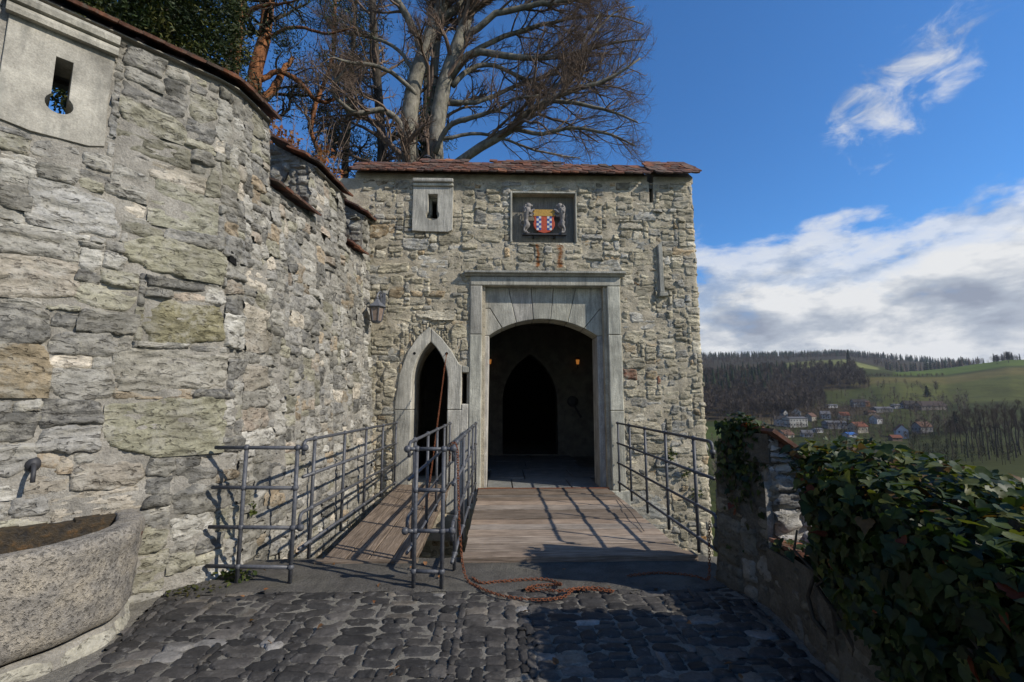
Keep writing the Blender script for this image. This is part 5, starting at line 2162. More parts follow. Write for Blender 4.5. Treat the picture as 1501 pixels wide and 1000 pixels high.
# ================================================================== TREES
def resample(pts, n):
    P = np.array(smooth_pts([p[:3] for p in pts], 6))
    Rr = np.array([p[3] for p in pts])
    s = np.concatenate([[0], np.cumsum(np.linalg.norm(np.diff(P, axis=0), axis=1))])
    q = np.linspace(0, s[-1], n)
    r_s = np.interp(q / s[-1], np.linspace(0, 1, len(Rr)), Rr)
    return np.stack([np.interp(q, s, P[:, i]) for i in range(3)], 1), r_s


def children(P, R, rg, count, length, rfac, ang=(.5, 1.1), up=.15, nseg=5, wander=.25, fmin=.25, lenpow=.6, bias=(0, 0, 0), rmin=.004):
    """count children spread over parents in proportion to their length"""
    M, n, _ = P.shape
    L = np.linalg.norm(np.diff(P, axis=1), axis=2).sum(1)
    pr = L ** 1.0
    pr = pr / pr.sum()
    k = rg.choice(M, count, p=pr)
    f = fmin + (1 - fmin) * rg.random(count) ** .8
    x = f * (n - 1)
    i = np.minimum(x.astype(int), n - 2)
    fr = (x - i)[:, None]
    pos = P[k, i] * (1 - fr) + P[k, i + 1] * fr
    r0 = R[k, i] * (1 - fr[:, 0]) + R[k, i + 1] * fr[:, 0]
    T = P[k, i + 1] - P[k, i]
    T /= np.linalg.norm(T, axis=1, keepdims=True) + 1e-9
    q = rg.normal(size=(count, 3))
    q -= T * (q * T).sum(1, keepdims=True)
    q /= np.linalg.norm(q, axis=1, keepdims=True) + 1e-9
    a = rg.uniform(ang[0], ang[1], count)[:, None]
    d_ = T * np.cos(a) + q * np.sin(a) + np.array([0, 0, up]) + np.array(bias)
    d_ /= np.linalg.norm(d_, axis=1, keepdims=True)
    ln = length * (1.15 - f) ** lenpow * rg.uniform(.55, 1.25, count) * np.clip(L[k] / np.median(L), .5, 1.6) ** .5
    pts = [pos]
    for s in range(nseg):
        d_ = d_ + rg.normal(0, wander, (count, 3)) + np.array([0, 0, up * .35])
        d_ /= np.linalg.norm(d_, axis=1, keepdims=True)
        pts.append(pts[-1] + d_ * (ln / nseg)[:, None])
    Pc = np.stack(pts, 1)
    rb = np.maximum(np.minimum(r0 * rfac, .06 * ln + rmin), rmin)
    Rc = rb[:, None] * np.linspace(1, .35, nseg + 1)[None]
    return Pc, Rc


def tree(name, label, limbs, mats, rg, levels, base=None, group=None, clip=None, trunk_k=10):
    root = thing(name, label, 'tree', base if base else tuple(limbs[0][0][:3]), group)
    b = MB()
    Ps, Rs = [], []
    for lb in limbs:
        P, R = resample(lb, 16)
        P[1:-1] += rg.normal(0, .4, (14, 3)) * R[1:-1, None] * .5
        b.tube(P, R, trunk_k if R[0] > .1 else 6)
        Ps.append(P)
        Rs.append(R)
    b.build('trunk', mats[0], root, smooth=True)
    P, R = np.stack(Ps), np.stack(Rs)
    Vs, Fs, o = [], [], 0
    tips = []
    for lv in levels:
        k = lv.pop('k', 4)
        Pc, Rc = children(P, R, rg, **lv)
        if clip is not None:
            m = clip(Pc)
            Pc, Rc = Pc[m], Rc[m]
        V, F = bundle(Pc, Rc, k)
        Vs.append(V)
        Fs.append(F + o)
        o += len(V)
        P, R = Pc, Rc
        tips.append(Pc)
    if Vs:
        mk('crown', np.concatenate(Vs), np.concatenate(Fs), mats[1], root)
    return root, tips


BEECH = [
    [(-3.45, 17.0, 2.0, 0.46), (-3.48, 17.0, 6.0, 0.41), (-3.51, 17.0, 10.21, 0.382), (-3.56, 17.0, 12.27, 0.37), (-3.48, 17.0, 14.05, 0.344), (-3.19, 17.0, 15.56, 0.319), (-2.83, 17.0, 16.8, 0.28), (-2.4, 17.0, 18.07, 0.242), (-1.81, 17.0, 20.01, 0.178), (-1.32, 17.0, 22.33, 0.102)],
    [(-3.13, 17.0, 15.72, 0.178), (-3.58, 16.75, 16.56, 0.151), (-4.1, 16.5, 17.38, 0.124), (-4.76, 16.25, 18.49, 0.085), (-5.29, 16.0, 20.05, 0.036)],
    [(-2.66, 17.0, 17.12, 0.191), (-1.58, 17.25, 18.17, 0.155), (-0.14, 17.5, 19.6, 0.118), (1.66, 17.75, 20.92, 0.08), (3.54, 18.0, 22.29, 0.04)],
    [(-2.9, 17.0, 2.0, .42), (-2.8, 17.0, 6.0, .38), (-2.68, 17.0, 10.22, 0.344), (-2.56, 17.0, 12.29, 0.37), (-2.27, 17.0, 14.07, 0.344), (-1.97, 17.0, 15.59, 0.306), (-1.65, 17.0, 16.83, 0.268), (-1.22, 17.0, 18.1, 0.229), (-0.58, 17.0, 20.04, 0.166), (0.14, 17.0, 22.38, 0.089)],
    [(-2.95, 17.3, 4.0, .30), (-2.94, 17.3, 10.37, 0.259), (-2.94, 17.35, 12.21, 0.26), (-2.88, 17.4, 14.05, 0.222), (-2.7, 17.45, 15.94, 0.183), (-2.63, 17.5, 17.58, 0.157), (-2.45, 17.55, 19.92, 0.105), (-2.41, 17.6, 22.68, 0.053)],
    [(-2.75, 16.9, 10.1, .17), (-2.25, 16.5, 10.41, 0.161), (-1.4, 16.31, 10.71, 0.171), (-0.49, 16.12, 11.27, 0.169), (0.35, 15.94, 11.67, 0.155), (1.04, 15.75, 12.22, 0.13), (1.79, 15.56, 12.65, 0.105), (2.91, 15.38, 12.97, 0.081), (4.14, 15.19, 13.35, 0.057), (5.06, 15.0, 13.93, 0.034)],
    [(1.02, 15.75, 12.15, 0.093), (1.63, 15.25, 12.32, 0.08), (2.82, 15.0, 12.11, 0.067), (3.98, 14.75, 11.62, 0.044), (4.73, 14.5, 11.09, 0.027)],
    [(-2.55, 16.7, 11.1, 0.1), (-2.16, 16.42, 11.93, 0.098), (-1.61, 16.13, 12.09, 0.097), (-0.87, 15.85, 12.14, 0.083), (0.02, 15.57, 12.29, 0.07), (0.44, 15.28, 12.43, 0.046), (1.36, 15.0, 12.4, 0.034)],
    [(-2.01, 17.0, 14.62, 0.153), (-1.23, 16.75, 15.46, 0.138), (0.01, 16.5, 15.22, 0.124), (1.48, 16.25, 14.87, 0.097), (3.05, 16.0, 14.99, 0.072), (4.46, 15.75, 15.21, 0.047), (5.44, 15.5, 15.13, 0.029)],
    [(-3.6, 16.95, 11.7, .12), (-3.81, 16.8, 11.97, 0.126), (-4.33, 16.64, 12.72, 0.125), (-5.0, 16.48, 12.71, 0.111), (-5.59, 16.31, 12.48, 0.098), (-6.07, 16.15, 12.81, 0.085), (-6.33, 15.99, 13.02, 0.084), (-6.34, 15.82, 13.29, 0.071), (-5.89, 15.66, 13.62, 0.047), (-5.53, 15.5, 14.0, 0.029)],
    [(-1.94, 17.0, 14.2, 0.115), (-1.26, 17.3, 15.23, 0.104), (-0.27, 17.6, 15.61, 0.092), (0.75, 17.9, 15.36, 0.081), (1.95, 18.2, 15.03, 0.055), (3.18, 18.5, 14.62, 0.035)],
    [(-1.75, 17.0, 16.21, 0.14), (-0.96, 16.8, 16.61, 0.126), (0.01, 16.6, 17.18, 0.112), (1.52, 16.4, 17.4, 0.098), (3.14, 16.2, 17.43, 0.073), (4.73, 16.0, 17.58, 0.048)],
    [(-1.82, 17.2, 15.45, 0.116), (-0.42, 17.36, 16.49, 0.104), (1.32, 17.52, 17.37, 0.092), (3.11, 17.68, 18.01, 0.066), (4.94, 17.84, 18.27, 0.047), (6.3, 18.0, 18.05, 0.027)],
    [(-3.37, 16.8, 13.61, 0.101), (-4.1, 16.35, 14.13, 0.086), (-4.9, 15.9, 14.19, 0.072), (-5.63, 15.45, 13.9, 0.058), (-6.21, 15.0, 13.85, 0.034)],
    [(-2.04, 17.0, 13.48, 0.102), (-0.97, 17.4, 13.78, 0.091), (0.02, 17.8, 14.55, 0.08), (1.21, 18.2, 15.34, 0.068), (2.92, 18.6, 16.08, 0.056), (4.84, 19.0, 15.68, 0.036)],
    [(-1.54, 17.0, 17.14, 0.127), (-0.14, 16.75, 18.19, 0.113), (1.81, 16.5, 18.62, 0.087), (3.72, 16.25, 18.42, 0.061), (5.27, 16.0, 17.29, 0.036)],
    [(0.36, 15.94, 11.68, 0.084), (1.41, 15.75, 11.4, 0.071), (2.65, 15.5, 11.48, 0.058), (3.84, 15.25, 11.13, 0.046), (4.74, 15.0, 10.53, 0.028)],
    [(-2.3, 17.0, 11.9, 0.076), (-0.96, 17.5, 12.45, 0.066), (0.31, 18.0, 12.47, 0.054), (1.66, 18.5, 12.29, 0.042), (3.53, 19.0, 12.28, 0.028)],
    [(1.45, 15.65, 12.5, 0.072), (2.22, 15.88, 13.61, 0.06), (2.87, 15.75, 14.38, 0.047), (3.26, 15.62, 15.42, 0.035), (3.77, 15.5, 16.19, 0.023)],
    [(-3.38, 17.0, 14.35, 0.089), (-4.07, 17.25, 15.75, 0.078), (-5.01, 17.5, 16.57, 0.066), (-6.25, 17.75, 17.07, 0.053), (-7.52, 18.0, 17.59, 0.034)],
    [(3.0, 17.0, 15.5, 0.064), (3.87, 17.17, 16.79, 0.051), (4.8, 17.33, 17.93, 0.039), (5.75, 17.5, 18.43, 0.026)],
]
rg = np.random.default_rng(2024)
def clip(P):
    e = P[:, -1]
    lim = .372 - .0045 * (e[:, 2] - 13.5) ** 2 * .35 + .030 * vnoise(e[:, 2] * 1.3, e[:, 1] * .9) + rg.normal(0, .006, len(e))
    o_ = P[:, 0]
    bole = (np.abs(o_[:, 0] + 2.7) < 1.15) & (o_[:, 2] < 16.0) & (np.abs(o_[:, 1] - 17.1) < .6) & (rg.random(len(o_)) < .8)
    return (e[:, 0] / e[:, 1] < lim) & (e[:, 2] > 6.6) & ~bole


beech, btips = tree('beech_tree', 'big bare beech with pale forked trunks and wide crown behind the gatehouse', BEECH, ('beech_bark', 'twig_bark'), rg, [
    dict(count=560, length=2.8, rfac=.42, ang=(.4, 1.0), up=.14, nseg=6, wander=.20, bias=(.10, 0, 0), k=5),
    dict(count=5200, length=1.2, rfac=.5, ang=(.4, 1.0), up=.10, nseg=5, wander=.22, k=4, rmin=.005),
    dict(count=48000, length=.58, rfac=.5, ang=(.4, 1.0), up=.12, nseg=3, wander=.22, k=3, rmin=.0027),
], base=(-3.1, 17, 2.0), clip=clip)
# ivy clothing the middle stem
n = 900
a = rg.uniform(0, 6.28, n)
z = rg.uniform(8.0, 14.2, n) ** 1.0
cx = np.interp(z, [4, 10.37, 12.2, 14.05, 15.9], [-2.95, -2.94, -2.94, -2.88, -2.7])
POS = np.stack([cx + np.cos(a) * rg.uniform(.26, .40, n), 17.3 + np.sin(a) * rg.uniform(.26, .40, n), z], 1)
keep = rg.random(n) < np.clip((14.6 - z) / 4.0, 0.15, 1)
POS, a = POS[keep], a[keep]
n = len(POS)
leaf_cloud(beech, POS, unit(np.stack([np.cos(a), np.sin(a), .3 + 0 * a], 1) + rg.normal(0, .35, (n, 3))), np.stack([rg.normal(0, .4, n), rg.normal(0, .4, n), -np.ones(n)], 1), rg.uniform(.10, .17, n), np.array(IVY_COLS[:3])[rg.integers(0, 3, n)], 'ivy_leaf', 0, rest='trunk_ivy')

# dark bare tree and slender reddish stem behind
rg = np.random.default_rng(5)
tree('bare_tree', 'dark straight bare trunk left of the pale beech trunks', [[(-5.70, 21.0, 2.0, .32), (-5.74, 21.0, 12.21, 0.268), (-5.95, 21.0, 15.12, 0.252), (-6.19, 21.0, 18.05, 0.22), (-6.46, 21.0, 20.69, 0.189), (-6.7, 21.0, 24.21, 0.126)]], ('dark_bark', 'twig_bark'), rg, [
    dict(count=46, length=4.6, rfac=.4, ang=(.8, 1.4), up=.05, nseg=6, wander=.22, fmin=.3, k=5),
    dict(count=420, length=1.5, rfac=.6, up=.05, nseg=4, wander=.25, k=4, rmin=.007),
    dict(count=2600, length=.7, rfac=.7, up=.05, nseg=3, wander=.25, k=3, rmin=.005)], base=(-5.7, 21, 2))
tree('bare_tree', 'slender reddish bare tree with a crooked stem behind the left wall', [[(-7.3, 18.0, 2.0, .12), (-7.44, 18.0, 10.72, 0.094), (-7.73, 18.0, 11.92, 0.094), (-7.98, 18.0, 12.83, 0.094), (-7.66, 18.0, 14.7, 0.094), (-7.25, 18.0, 15.66, 0.081), (-7.23, 18.0, 17.6, 0.081), (-7.28, 18.0, 19.92, 0.067)]], ('pine_bark', 'twig_bark'), rg, [
    dict(count=34, length=3.0, rfac=.5, ang=(.6, 1.2), up=.08, nseg=6, wander=.3, fmin=.4, k=4),
    dict(count=330, length=1.1, rfac=.6, up=.05, nseg=4, wander=.25, k=3, rmin=.006),
    dict(count=1800, length=.55, rfac=.7, up=.05, nseg=3, wander=.25, k=3, rmin=.0045)], base=(-7.3, 18, 2))


def needle_clumps(parent, centers, rg, per, spread, size, cols, name='needles', flat=.6):
    n = len(centers) * per
    c = np.repeat(centers, per, axis=0) + rg.normal(0, spread, (n, 3)) * np.array([1, 1, flat])
    d1 = unit(rg.normal(size=(n, 3)) + np.array([0, 0, .3]))
    d2 = unit(np.cross(d1, rg.normal(size=(n, 3))))
    s = rg.uniform(.6, 1.3, n)[:, None] * size
    V = np.stack([c - d2 * s * .10, c + d1 * s, c + d2 * s * .10], 1).reshape(-1, 3)
    F = np.arange(n * 3).reshape(-1, 3)
    col = np.repeat(np.array(cols)[rg.integers(0, len(cols), n)], 3, axis=0)
    o = mk(name, V, F, 'needle', parent, tint=col, smooth=False)
    return tag(o, kind='stuff')


PINE_C = [(.022, .036, .016), (.030, .050, .020), (.040, .058, .022), (.018, .028, .014)]
rg = np.random.default_rng(8)
p1, t1 = tree('pine_tree', 'orange barked pine trunk rising beside the dark yew', [[(-9.45, 15, 2.0, .30), (-9.47, 15.0, 11.94, 0.247), (-9.48, 15.0, 13.25, 0.247), (-9.39, 15.0, 14.58, 0.214), (-9.44, 15.0, 15.94, 0.191), (-9.49, 15.0, 17.9, 0.157), (-9.5, 15, 21, .10)],
    [(-9.43, 15.0, 13.51, 0.067), (-9.55, 14.5, 12.85, 0.054), (-9.58, 14.0, 12.26, 0.031)], [(-9.38, 15.0, 15.12, 0.079), (-8.55, 14.67, 15.37, 0.066), (-7.67, 14.33, 15.18, 0.043), (-6.81, 14.0, 15.04, 0.021)]], ('pine_bark', 'dark_bark'), rg, [
    dict(count=60, length=2.6, rfac=.4, ang=(.8, 1.4), up=.05, nseg=6, wander=.25, fmin=.35, k=4),
    dict(count=420, length=.9, rfac=.6, up=.1, nseg=4, wander=.3, k=3, rmin=.006)], base=(-9.45, 15, 2))
needle_clumps(p1, t1[1][:, -1], rg, 14, .20, .16, PINE_C)
p2, t2 = tree('pine_tree', 'leaning orange barked pine with a thick crooked side limb', [[(-9.6, 16, 2.0, .38), (-9.38, 16.0, 12.37, 0.312), (-9.33, 16.0, 13.76, 0.3), (-9.12, 16.0, 15.18, 0.276), (-8.98, 16.0, 16.93, 0.228), (-8.91, 16.0, 19.02, 0.18), (-8.85, 16, 22, .11)],
    [(-9.21, 16.0, 13.48, 0.108), (-8.5, 16.25, 14.11, 0.097), (-7.82, 16.5, 13.82, 0.099), (-7.09, 16.75, 13.21, 0.075), (-6.4, 17.0, 13.69, 0.051)],
    [(-9.38, 16.0, 12.37, 0.168), (-8.75, 16.33, 13.31, 0.147), (-8.57, 16.67, 14.58, 0.125), (-8.39, 17.0, 15.3, 0.064)],
    [(-9.12, 16.0, 15.18, 0.072), (-7.81, 15.67, 15.49, 0.059), (-6.39, 15.33, 14.94, 0.046), (-5.29, 15.0, 14.95, 0.022)]], ('pine_bark', 'dark_bark'), rg, [
    dict(count=70, length=2.4, rfac=.4, ang=(.8, 1.4), up=.05, nseg=6, wander=.25, fmin=.35, k=4),
    dict(count=500, length=.9, rfac=.6, up=.1, nseg=4, wander=.3, k=3, rmin=.006)], base=(-9.6, 16, 2))
needle_clumps(p2, t2[1][:, -1], rg, 14, .20, .16, PINE_C)
# loose dark pine behind, foliage in separate pads
p3, t3 = tree('pine_tree', 'dark loose pine whose needle pads fill the gap behind the slender stems', [[(-8.3, 23, 2.0, .26), (-8.35, 23, 12, .20), (-8.2, 23, 18, .15), (-8.1, 23, 25, .07)]], ('dark_bark', 'dark_bark'), rg, [
    dict(count=64, length=3.0, rfac=.4, ang=(.9, 1.5), up=.0, nseg=6, wander=.22, fmin=.3, k=4),
    dict(count=560, length=1.0, rfac=.6, up=.08, nseg=4, wander=.3, k=3, rmin=.007)], base=(-8.3, 23, 2))
needle_clumps(p3, t3[1][:, -1], rg, 22, .26, .24, PINE_C)
p4, t4 = tree('pine_tree', 'dark pine with sparse pads seen between the dark trunk and the beech', [[(-4.6, 25, 2.0, .26), (-4.65, 25, 12, .20), (-4.5, 25, 18, .15), (-4.4, 25, 25, .07)]], ('dark_bark', 'dark_bark'), rg, [
    dict(count=40, length=2.6, rfac=.4, ang=(.9, 1.5), up=.0, nseg=6, wander=.22, fmin=.3, k=4),
    dict(count=330, length=1.0, rfac=.6, up=.08, nseg=4, wander=.3, k=3, rmin=.007)], base=(-4.6, 25, 2))
needle_clumps(p4, t4[1][:, -1], rg, 20, .26, .24, PINE_C)

# yew over the left wall
rg = np.random.default_rng(14)
yw = thing('yew_tree', 'dense dark yew with yellowish tips above the left wall', 'tree', (-8.2, 10.2, 2.0))
b = MB()
b.tube([(-8.2, 10.2, 1.9), (-8.2, 10.2, 6), (-8.1, 10.2, 11)], [.3, .25, .12], 9)
b.build('trunk', 'dark_bark', yw, smooth=True)
n = 2300
c = rg.normal(size=(n, 3))
c = unit(c) * (rg.random(n) ** .4)[:, None] * np.array([2.05, 1.7, 3.6])
c[:, :2] *= (1 + .22 * vnoise(c[:, 2] * 1.2, c[:, 0] * 1.1))[:, None]
C_ = c + np.array([-8.75, 10.4, 10.6])
yc = [(.020, .032, .010), (.030, .046, .012), (.050, .062, .014), (.014, .022, .008), (.075, .075, .018)]
nn = 34
N_ = n * nn
cc_ = np.repeat(C_, nn, axis=0) + rg.normal(0, .13, (N_, 3))
d1 = unit(np.repeat(unit(c), nn, axis=0) * .9 + rg.normal(0, .7, (N_, 3)) + np.array([0, 0, .1]))
d2 = unit(np.cross(d1, rg.normal(size=(N_, 3))))
s = rg.uniform(.07, .14, N_)[:, None]
V = np.stack([cc_ - d2 * s * .22, cc_ + d1 * s, cc_ + d2 * s * .22], 1).reshape(-1, 3)
col = np.repeat(np.array(yc)[np.repeat(rg.choice(5, n, p=[.3, .3, .15, .15, .10]), nn)], 3, axis=0)
tag(mk('crown', V, np.arange(N_ * 3).reshape(-1, 3), 'needle', yw, tint=col, smooth=False), kind='stuff')

# beech hedge that kept its brown leaves
rg = np.random.default_rng(15)
hb = thing('beech_bush', 'bush with dry coppery leaves behind the wall crest', 'bush', (-5.0, 11.2, 2.0))
stems = []
for k in range(26):
    x0, y0 = -5.25 + rg.normal(0, .7), 11.3 + rg.normal(0, .4)
    pts = [np.array([x0, y0, 1.9])]
    dd = np.array([rg.normal(0, .10), rg.normal(0, .10), 1.0])
    H = rg.uniform(5.4, 6.9) + np.clip(-4.6 - x0, -1, 1.4) * .9
    for q in range(9):
        dd = dd + rg.normal(0, .05, 3) * np.array([1, 1, 0])
        pts.append(pts[-1] + dd * H / 9)
    stems.append(np.array(pts))
P = np.stack(stems)
R = np.tile(np.linspace(.022, .006, 10), (len(P), 1))
Pc, Rc = children(P, R, rg, 420, .8, .6, up=.2, nseg=4, fmin=.5, rmin=.004)
V1, F1 = bundle(P, R, 5)
V2, F2 = bundle(Pc, Rc, 3)
mk('stems', np.concatenate([V1, V2]), np.concatenate([F1, F2 + len(V1)]), 'twig_bark', hb)
n = 2400
k = rg.integers(0, len(Pc), n)
POS = Pc[k, rg.integers(1, 5, n)] + rg.normal(0, .06, (n, 3))
m = POS[:, 2] < 8.3 - .6 * (POS[:, 0] + 5.3)
POS = POS[m]
n = len(POS)
leaf_cloud(hb, POS, unit(rg.normal(size=(n, 3))), rg.normal(size=(n, 3)) + np.array([0, 0, -.8]), rg.uniform(.07, .12, n), np.array([(.22, .085, .035), (.30, .13, .055), (.17, .065, .03), (.36, .20, .10)])[rg.integers(0, 4, n)], 'dry_leaf', 0, shape=1)

# ================================================================== FAR LANDSCAPE
rg = np.random.default_rng(99)


def px_x(px, Y):
    return (px - 733.) / 667. * Y


def bare_far_geo(rg, h=20., crown=5.0, nb=90, trunk=.30):
    """small bare tree: tapered stem and a dome of upward twig slivers"""
    V, F = [], []
    st, ft = tube_geo([(0, 0, -1), (rg.normal(0, .15), rg.normal(0, .15), h * .35), (rg.normal(0, .4), rg.normal(0, .4), h * .8)], [trunk, trunk * .75, trunk * .15], 4, False)
    V.append(st)
    F += [list(f) for f in ft]
    n = len(st)
    for k in range(nb):
        a = rg.uniform(0, 6.28)
        z0 = h * rg.uniform(.22, .85)
        d1 = np.array([math.cos(a), math.sin(a), rg.uniform(.05, 1.1)])
        d1 /= np.linalg.norm(d1)
        ln = crown * rg.uniform(.5, 1.1) * (1.30 - z0 / h)
        p0 = np.array([rg.normal(0, .2), rg.normal(0, .2), z0]) + d1 * ln * rg.uniform(0, .4)
        p1 = p0 + d1 * ln
        p1[2] += ln * .15
        w_ = np.array([-math.sin(a), math.cos(a), 0]) * rg.uniform(.07, .15)
        m_ = (p0 + p1) / 2 + rg.normal(0, .25, 3)
        V.append(np.array([p0 - w_, p0 + w_, m_ + w_ * 1.2, m_ - w_ * 1.2, p1]))
        F += [[n, n + 1, n + 2, n + 3], [n + 3, n + 2, n + 4]]
        n += 5
    return np.concatenate(V), F


def conifer_geo(rg, h=22., r=3.4, tiers=9, k=9):
    V, F = [], []
    st, ft = tube_geo([(0, 0, -1), (0, 0, h * .5)], [.35, .2], 4, False)
    V.append(st)
    F += [list(f) for f in ft]
    n = len(st)
    for t in range(tiers):
        f = t / tiers
        z = h * (.10 + .86 * f)
        rr = r * (1 - f) ** .85 + .25
        drop = h / tiers * 1.0
        top = np.array([[0, 0, z + drop * 1.05]])
        a = np.arange(2 * k) * math.pi / k + rg.uniform(0, 6)
        rad = rr * np.where(np.arange(2 * k) % 2 == 0, rg.uniform(.75, 1.2, 2 * k), rg.uniform(.4, .6, 2 * k))
        ring = np.stack([np.cos(a) * rad, np.sin(a) * rad, z - .12 * rad + rg.normal(0, .25, 2 * k)], 1)
        V.append(np.concatenate([top, ring]))
        F += [[n, n + 1 + i, n + 1 + (i + 1) % (2 * k)] for i in range(2 * k)]
        n += 2 * k + 1
    return np.concatenate(V), F


def scatter(name, label, cat, protos, spots, mat, cols):
    """one object of many small far trees: a wood that reads as one mass"""
    Vs, F3, F4, C, o = [], [], [], [], 0
    for (x, y, sc) in spots:
        V, F = protos[rg.integers(0, len(protos))]
        a = rg.uniform(0, 6.28)
        ca, sa = math.cos(a), math.sin(a)
        W = V @ np.array([[ca, sa, 0], [-sa, ca, 0], [0, 0, 1]]) * sc + np.array([x, y, float(terrain_z(x, y))])
        Vs.append(W)
        for f in F:
            (F3 if len(f) == 3 else F4).append([i + o for i in f])
        o += len(W)
        c = np.array(cols[rg.integers(0, len(cols))]) * rg.uniform(.8, 1.2)
        C.append(np.tile(c, (len(W), 1)))
    F4 += [[a_, b_, c_, c_] for a_, b_, c_ in []]
    V = np.concatenate(Vs)
    q = np.array(F4, np.int64).reshape(-1, 4)
    tris = np.concatenate([np.array(F3, np.int64).reshape(-1, 3), q[:, [0, 1, 2]], q[:, [0, 2, 3]]])
    ob = mk(name, V, tris, mat, None, tint=np.concatenate(C), smooth=False)
    return tag(ob, label, cat, kind='stuff')


def farveg(n):
    p = n.pos()
    a = n.noise(p, .25, 3, .6)
    col = n.mix(n.attr(), n.ramp(a, [(0.3, .75), (.7, 1.25)]), 1.0, 'MULTIPLY')
    n.out(col, .95, None, spec=.05)


material('far_vegetation', farveg)
BARE = [bare_far_geo(rg, rg.uniform(13, 18), rg.uniform(5.5, 7.5), 150, .22) for _ in range(6)]
CONI = [conifer_geo(rg, 22, 3.4) for _ in range(4)]
CONI_S = [conifer_geo(rg, 21, 3.4, 5, 5) for _ in range(3)]
BARE_S = [bare_far_geo(rg, 17, 6.5, 50, .25) for _ in range(3)]
BC = [(.100, .078, .060), (.086, .067, .052), (.118, .094, .072), (.078, .064, .050)]
CC = [(.020, .032, .018), (.026, .040, .022), (.016, .026, .016)]


def region(n, y0, y1, p0, p1, cond=None, sc=(.75, 1.15)):
    out = []
    while len(out) < n:
        y = rg.uniform(y0, y1)
        px = rg.uniform(p0, p1)
        if cond is not None and not cond(px, y):
            continue
        out.append((px_x(px, y), y, rg.uniform(*sc)))
    return out


wl = lambda px, y: px < 1300 - (y - 400) * .10 and not (px > 1215 and y < 470) and not (px > 1170 and y < 425) and not (470 < y < 555 and px > 1215)
scatter('wooded_slope', 'brown leafless wood covering the hillside beyond the village', 'woodland', BARE, region(1000, 398, 770, 985, 1320, wl), 'far_vegetation', BC)
scatter('conifer_wood', 'dark conifers mixed into the leafless hillside wood', 'woodland', CONI, region(70, 540, 740, 1030, 1190, lambda px, y: px < 1190 - (740 - y) * .2), 'far_vegetation', CC)
scatter('ridge_conifers', 'blue-grey wooded ridge along the skyline', 'woodland', CONI_S, region(900, 1380, 1760, 960, 1440), 'far_vegetation', CC)
scatter('ridge_wood', 'bare wood below the skyline ridge', 'woodland', BARE_S, region(900, 960, 1650, 960, 1345, lambda px, y: y > 1150 or px < 1165 or px > 1290), 'far_vegetation', BC)
scatter('field_edge_wood', 'row of trees along the far edge of the green hill meadow', 'woodland', BARE_S + CONI_S, region(170, 905, 1000, 1310, 1530), 'far_vegetation', BC + CC)
scatter('hedge', 'dark bushy hedge between the hillside fields', 'hedge', BARE_S, [(px_x(px, y + (px - 1260) * .05), y + (px - 1260) * .05, s * .32) for px, y, s in [(rg.uniform(1245, 1400), 648 + rg.normal(0, 3), rg.uniform(.7, 1.3)) for _ in range(150)]], 'far_vegetation', BC)
scatter('village_bushes', 'bushes and small trees scattered among the village houses', 'bushes', BARE_S, [(x, y, s * .35) for x, y, s in region(1000, 280, 480, 1050, 1430)] + [(x, y, s * .75) for x, y, s in region(120, 290, 470, 1090, 1430)] + [(x, y, s * .6) for x, y, s in region(50, 480, 570, 1200, 1400)], 'far_vegetation', BC)
scatter('slope_bushes', 'leafless bushes on the castle slope below the parapet', 'bushes', BARE_S, [(x, y, s * .42) for x, y, s in region(190, 70, 285, 930, 1300)], 'far_vegetation', BC)
scatter('dark_undergrowth', 'dark undergrowth at the foot of the grove on the right', 'bushes', BARE_S, [(x, y, s * .40) for x, y, s in region(240, 165, 300, 1330, 1560)], 'far_vegetation', [(.045, .040, .026), (.035, .036, .022)])


def single(name, label, proto_V, proto_F, x, y, sc, mat, col, group=None, cat='tree'):
    V, F = proto_V, proto_F
    z = float(terrain_z(x, y))
    root = thing(name, label, cat, (x, y, z), group)
    nst = 8 if name.startswith('spruce') else 12
    ft = [f for f in F if max(f) < nst]
    fc = [[i - nst for i in f] for f in F if min(f) >= nst]
    o = mk('trunk', V[:nst] * sc + np.array([x, y, z]), ft, 'dark_bark', root)
    o = mk('crown', V[nst:] * sc + np.array([x, y, z]), fc, mat, root, tint=col, smooth=False)
    return root


V_, F_ = conifer_geo(rg, 27, 4.6, 12, 11)
single('spruce_tree', 'tall lone dark spruce above the hillside wood, against the pale meadow', V_, F_, px_x(1255, 790), 790, 1.15, 'far_vegetation', (.016, .026, .016))
V_, F_ = conifer_geo(rg, 14, 4.6, 8, 9)
single('spruce_tree', 'dark rounded conifer on the lower green slope', V_, F_, px_x(1370, 480), 480, .95, 'far_vegetation', (.018, .026, .016))
V_, F_ = conifer_geo(rg, 16, 5.0, 8, 9)
single('spruce_tree', 'dark conifer at the left foot of the right-hand grove', V_, F_, px_x(1408, 300), 300, .9, 'far_vegetation', (.014, .020, .014))
for px, y, sc, lab in ((1484, 745, 1.05, 'left of two round dark trees on the ridge at the right edge'), (1502, 735, 1.3, 'right of two round dark trees on the ridge at the right edge')):
    V_, F_ = bare_far_geo(rg, 15, 7.5, 420, .45)
    single('ridge_tree', lab, V_, F_, px_x(px, y), y, sc, 'far_vegetation', (.030, .030, .022), 'round trees on the ridge')
V_, F_ = bare_far_geo(rg, 17, 8, 150, .40)
single('field_tree', 'spreading bare tree standing alone on the hillside pasture', V_, F_, px_x(1384, 520), 520, .9, 'far_vegetation', (.060, .050, .038))

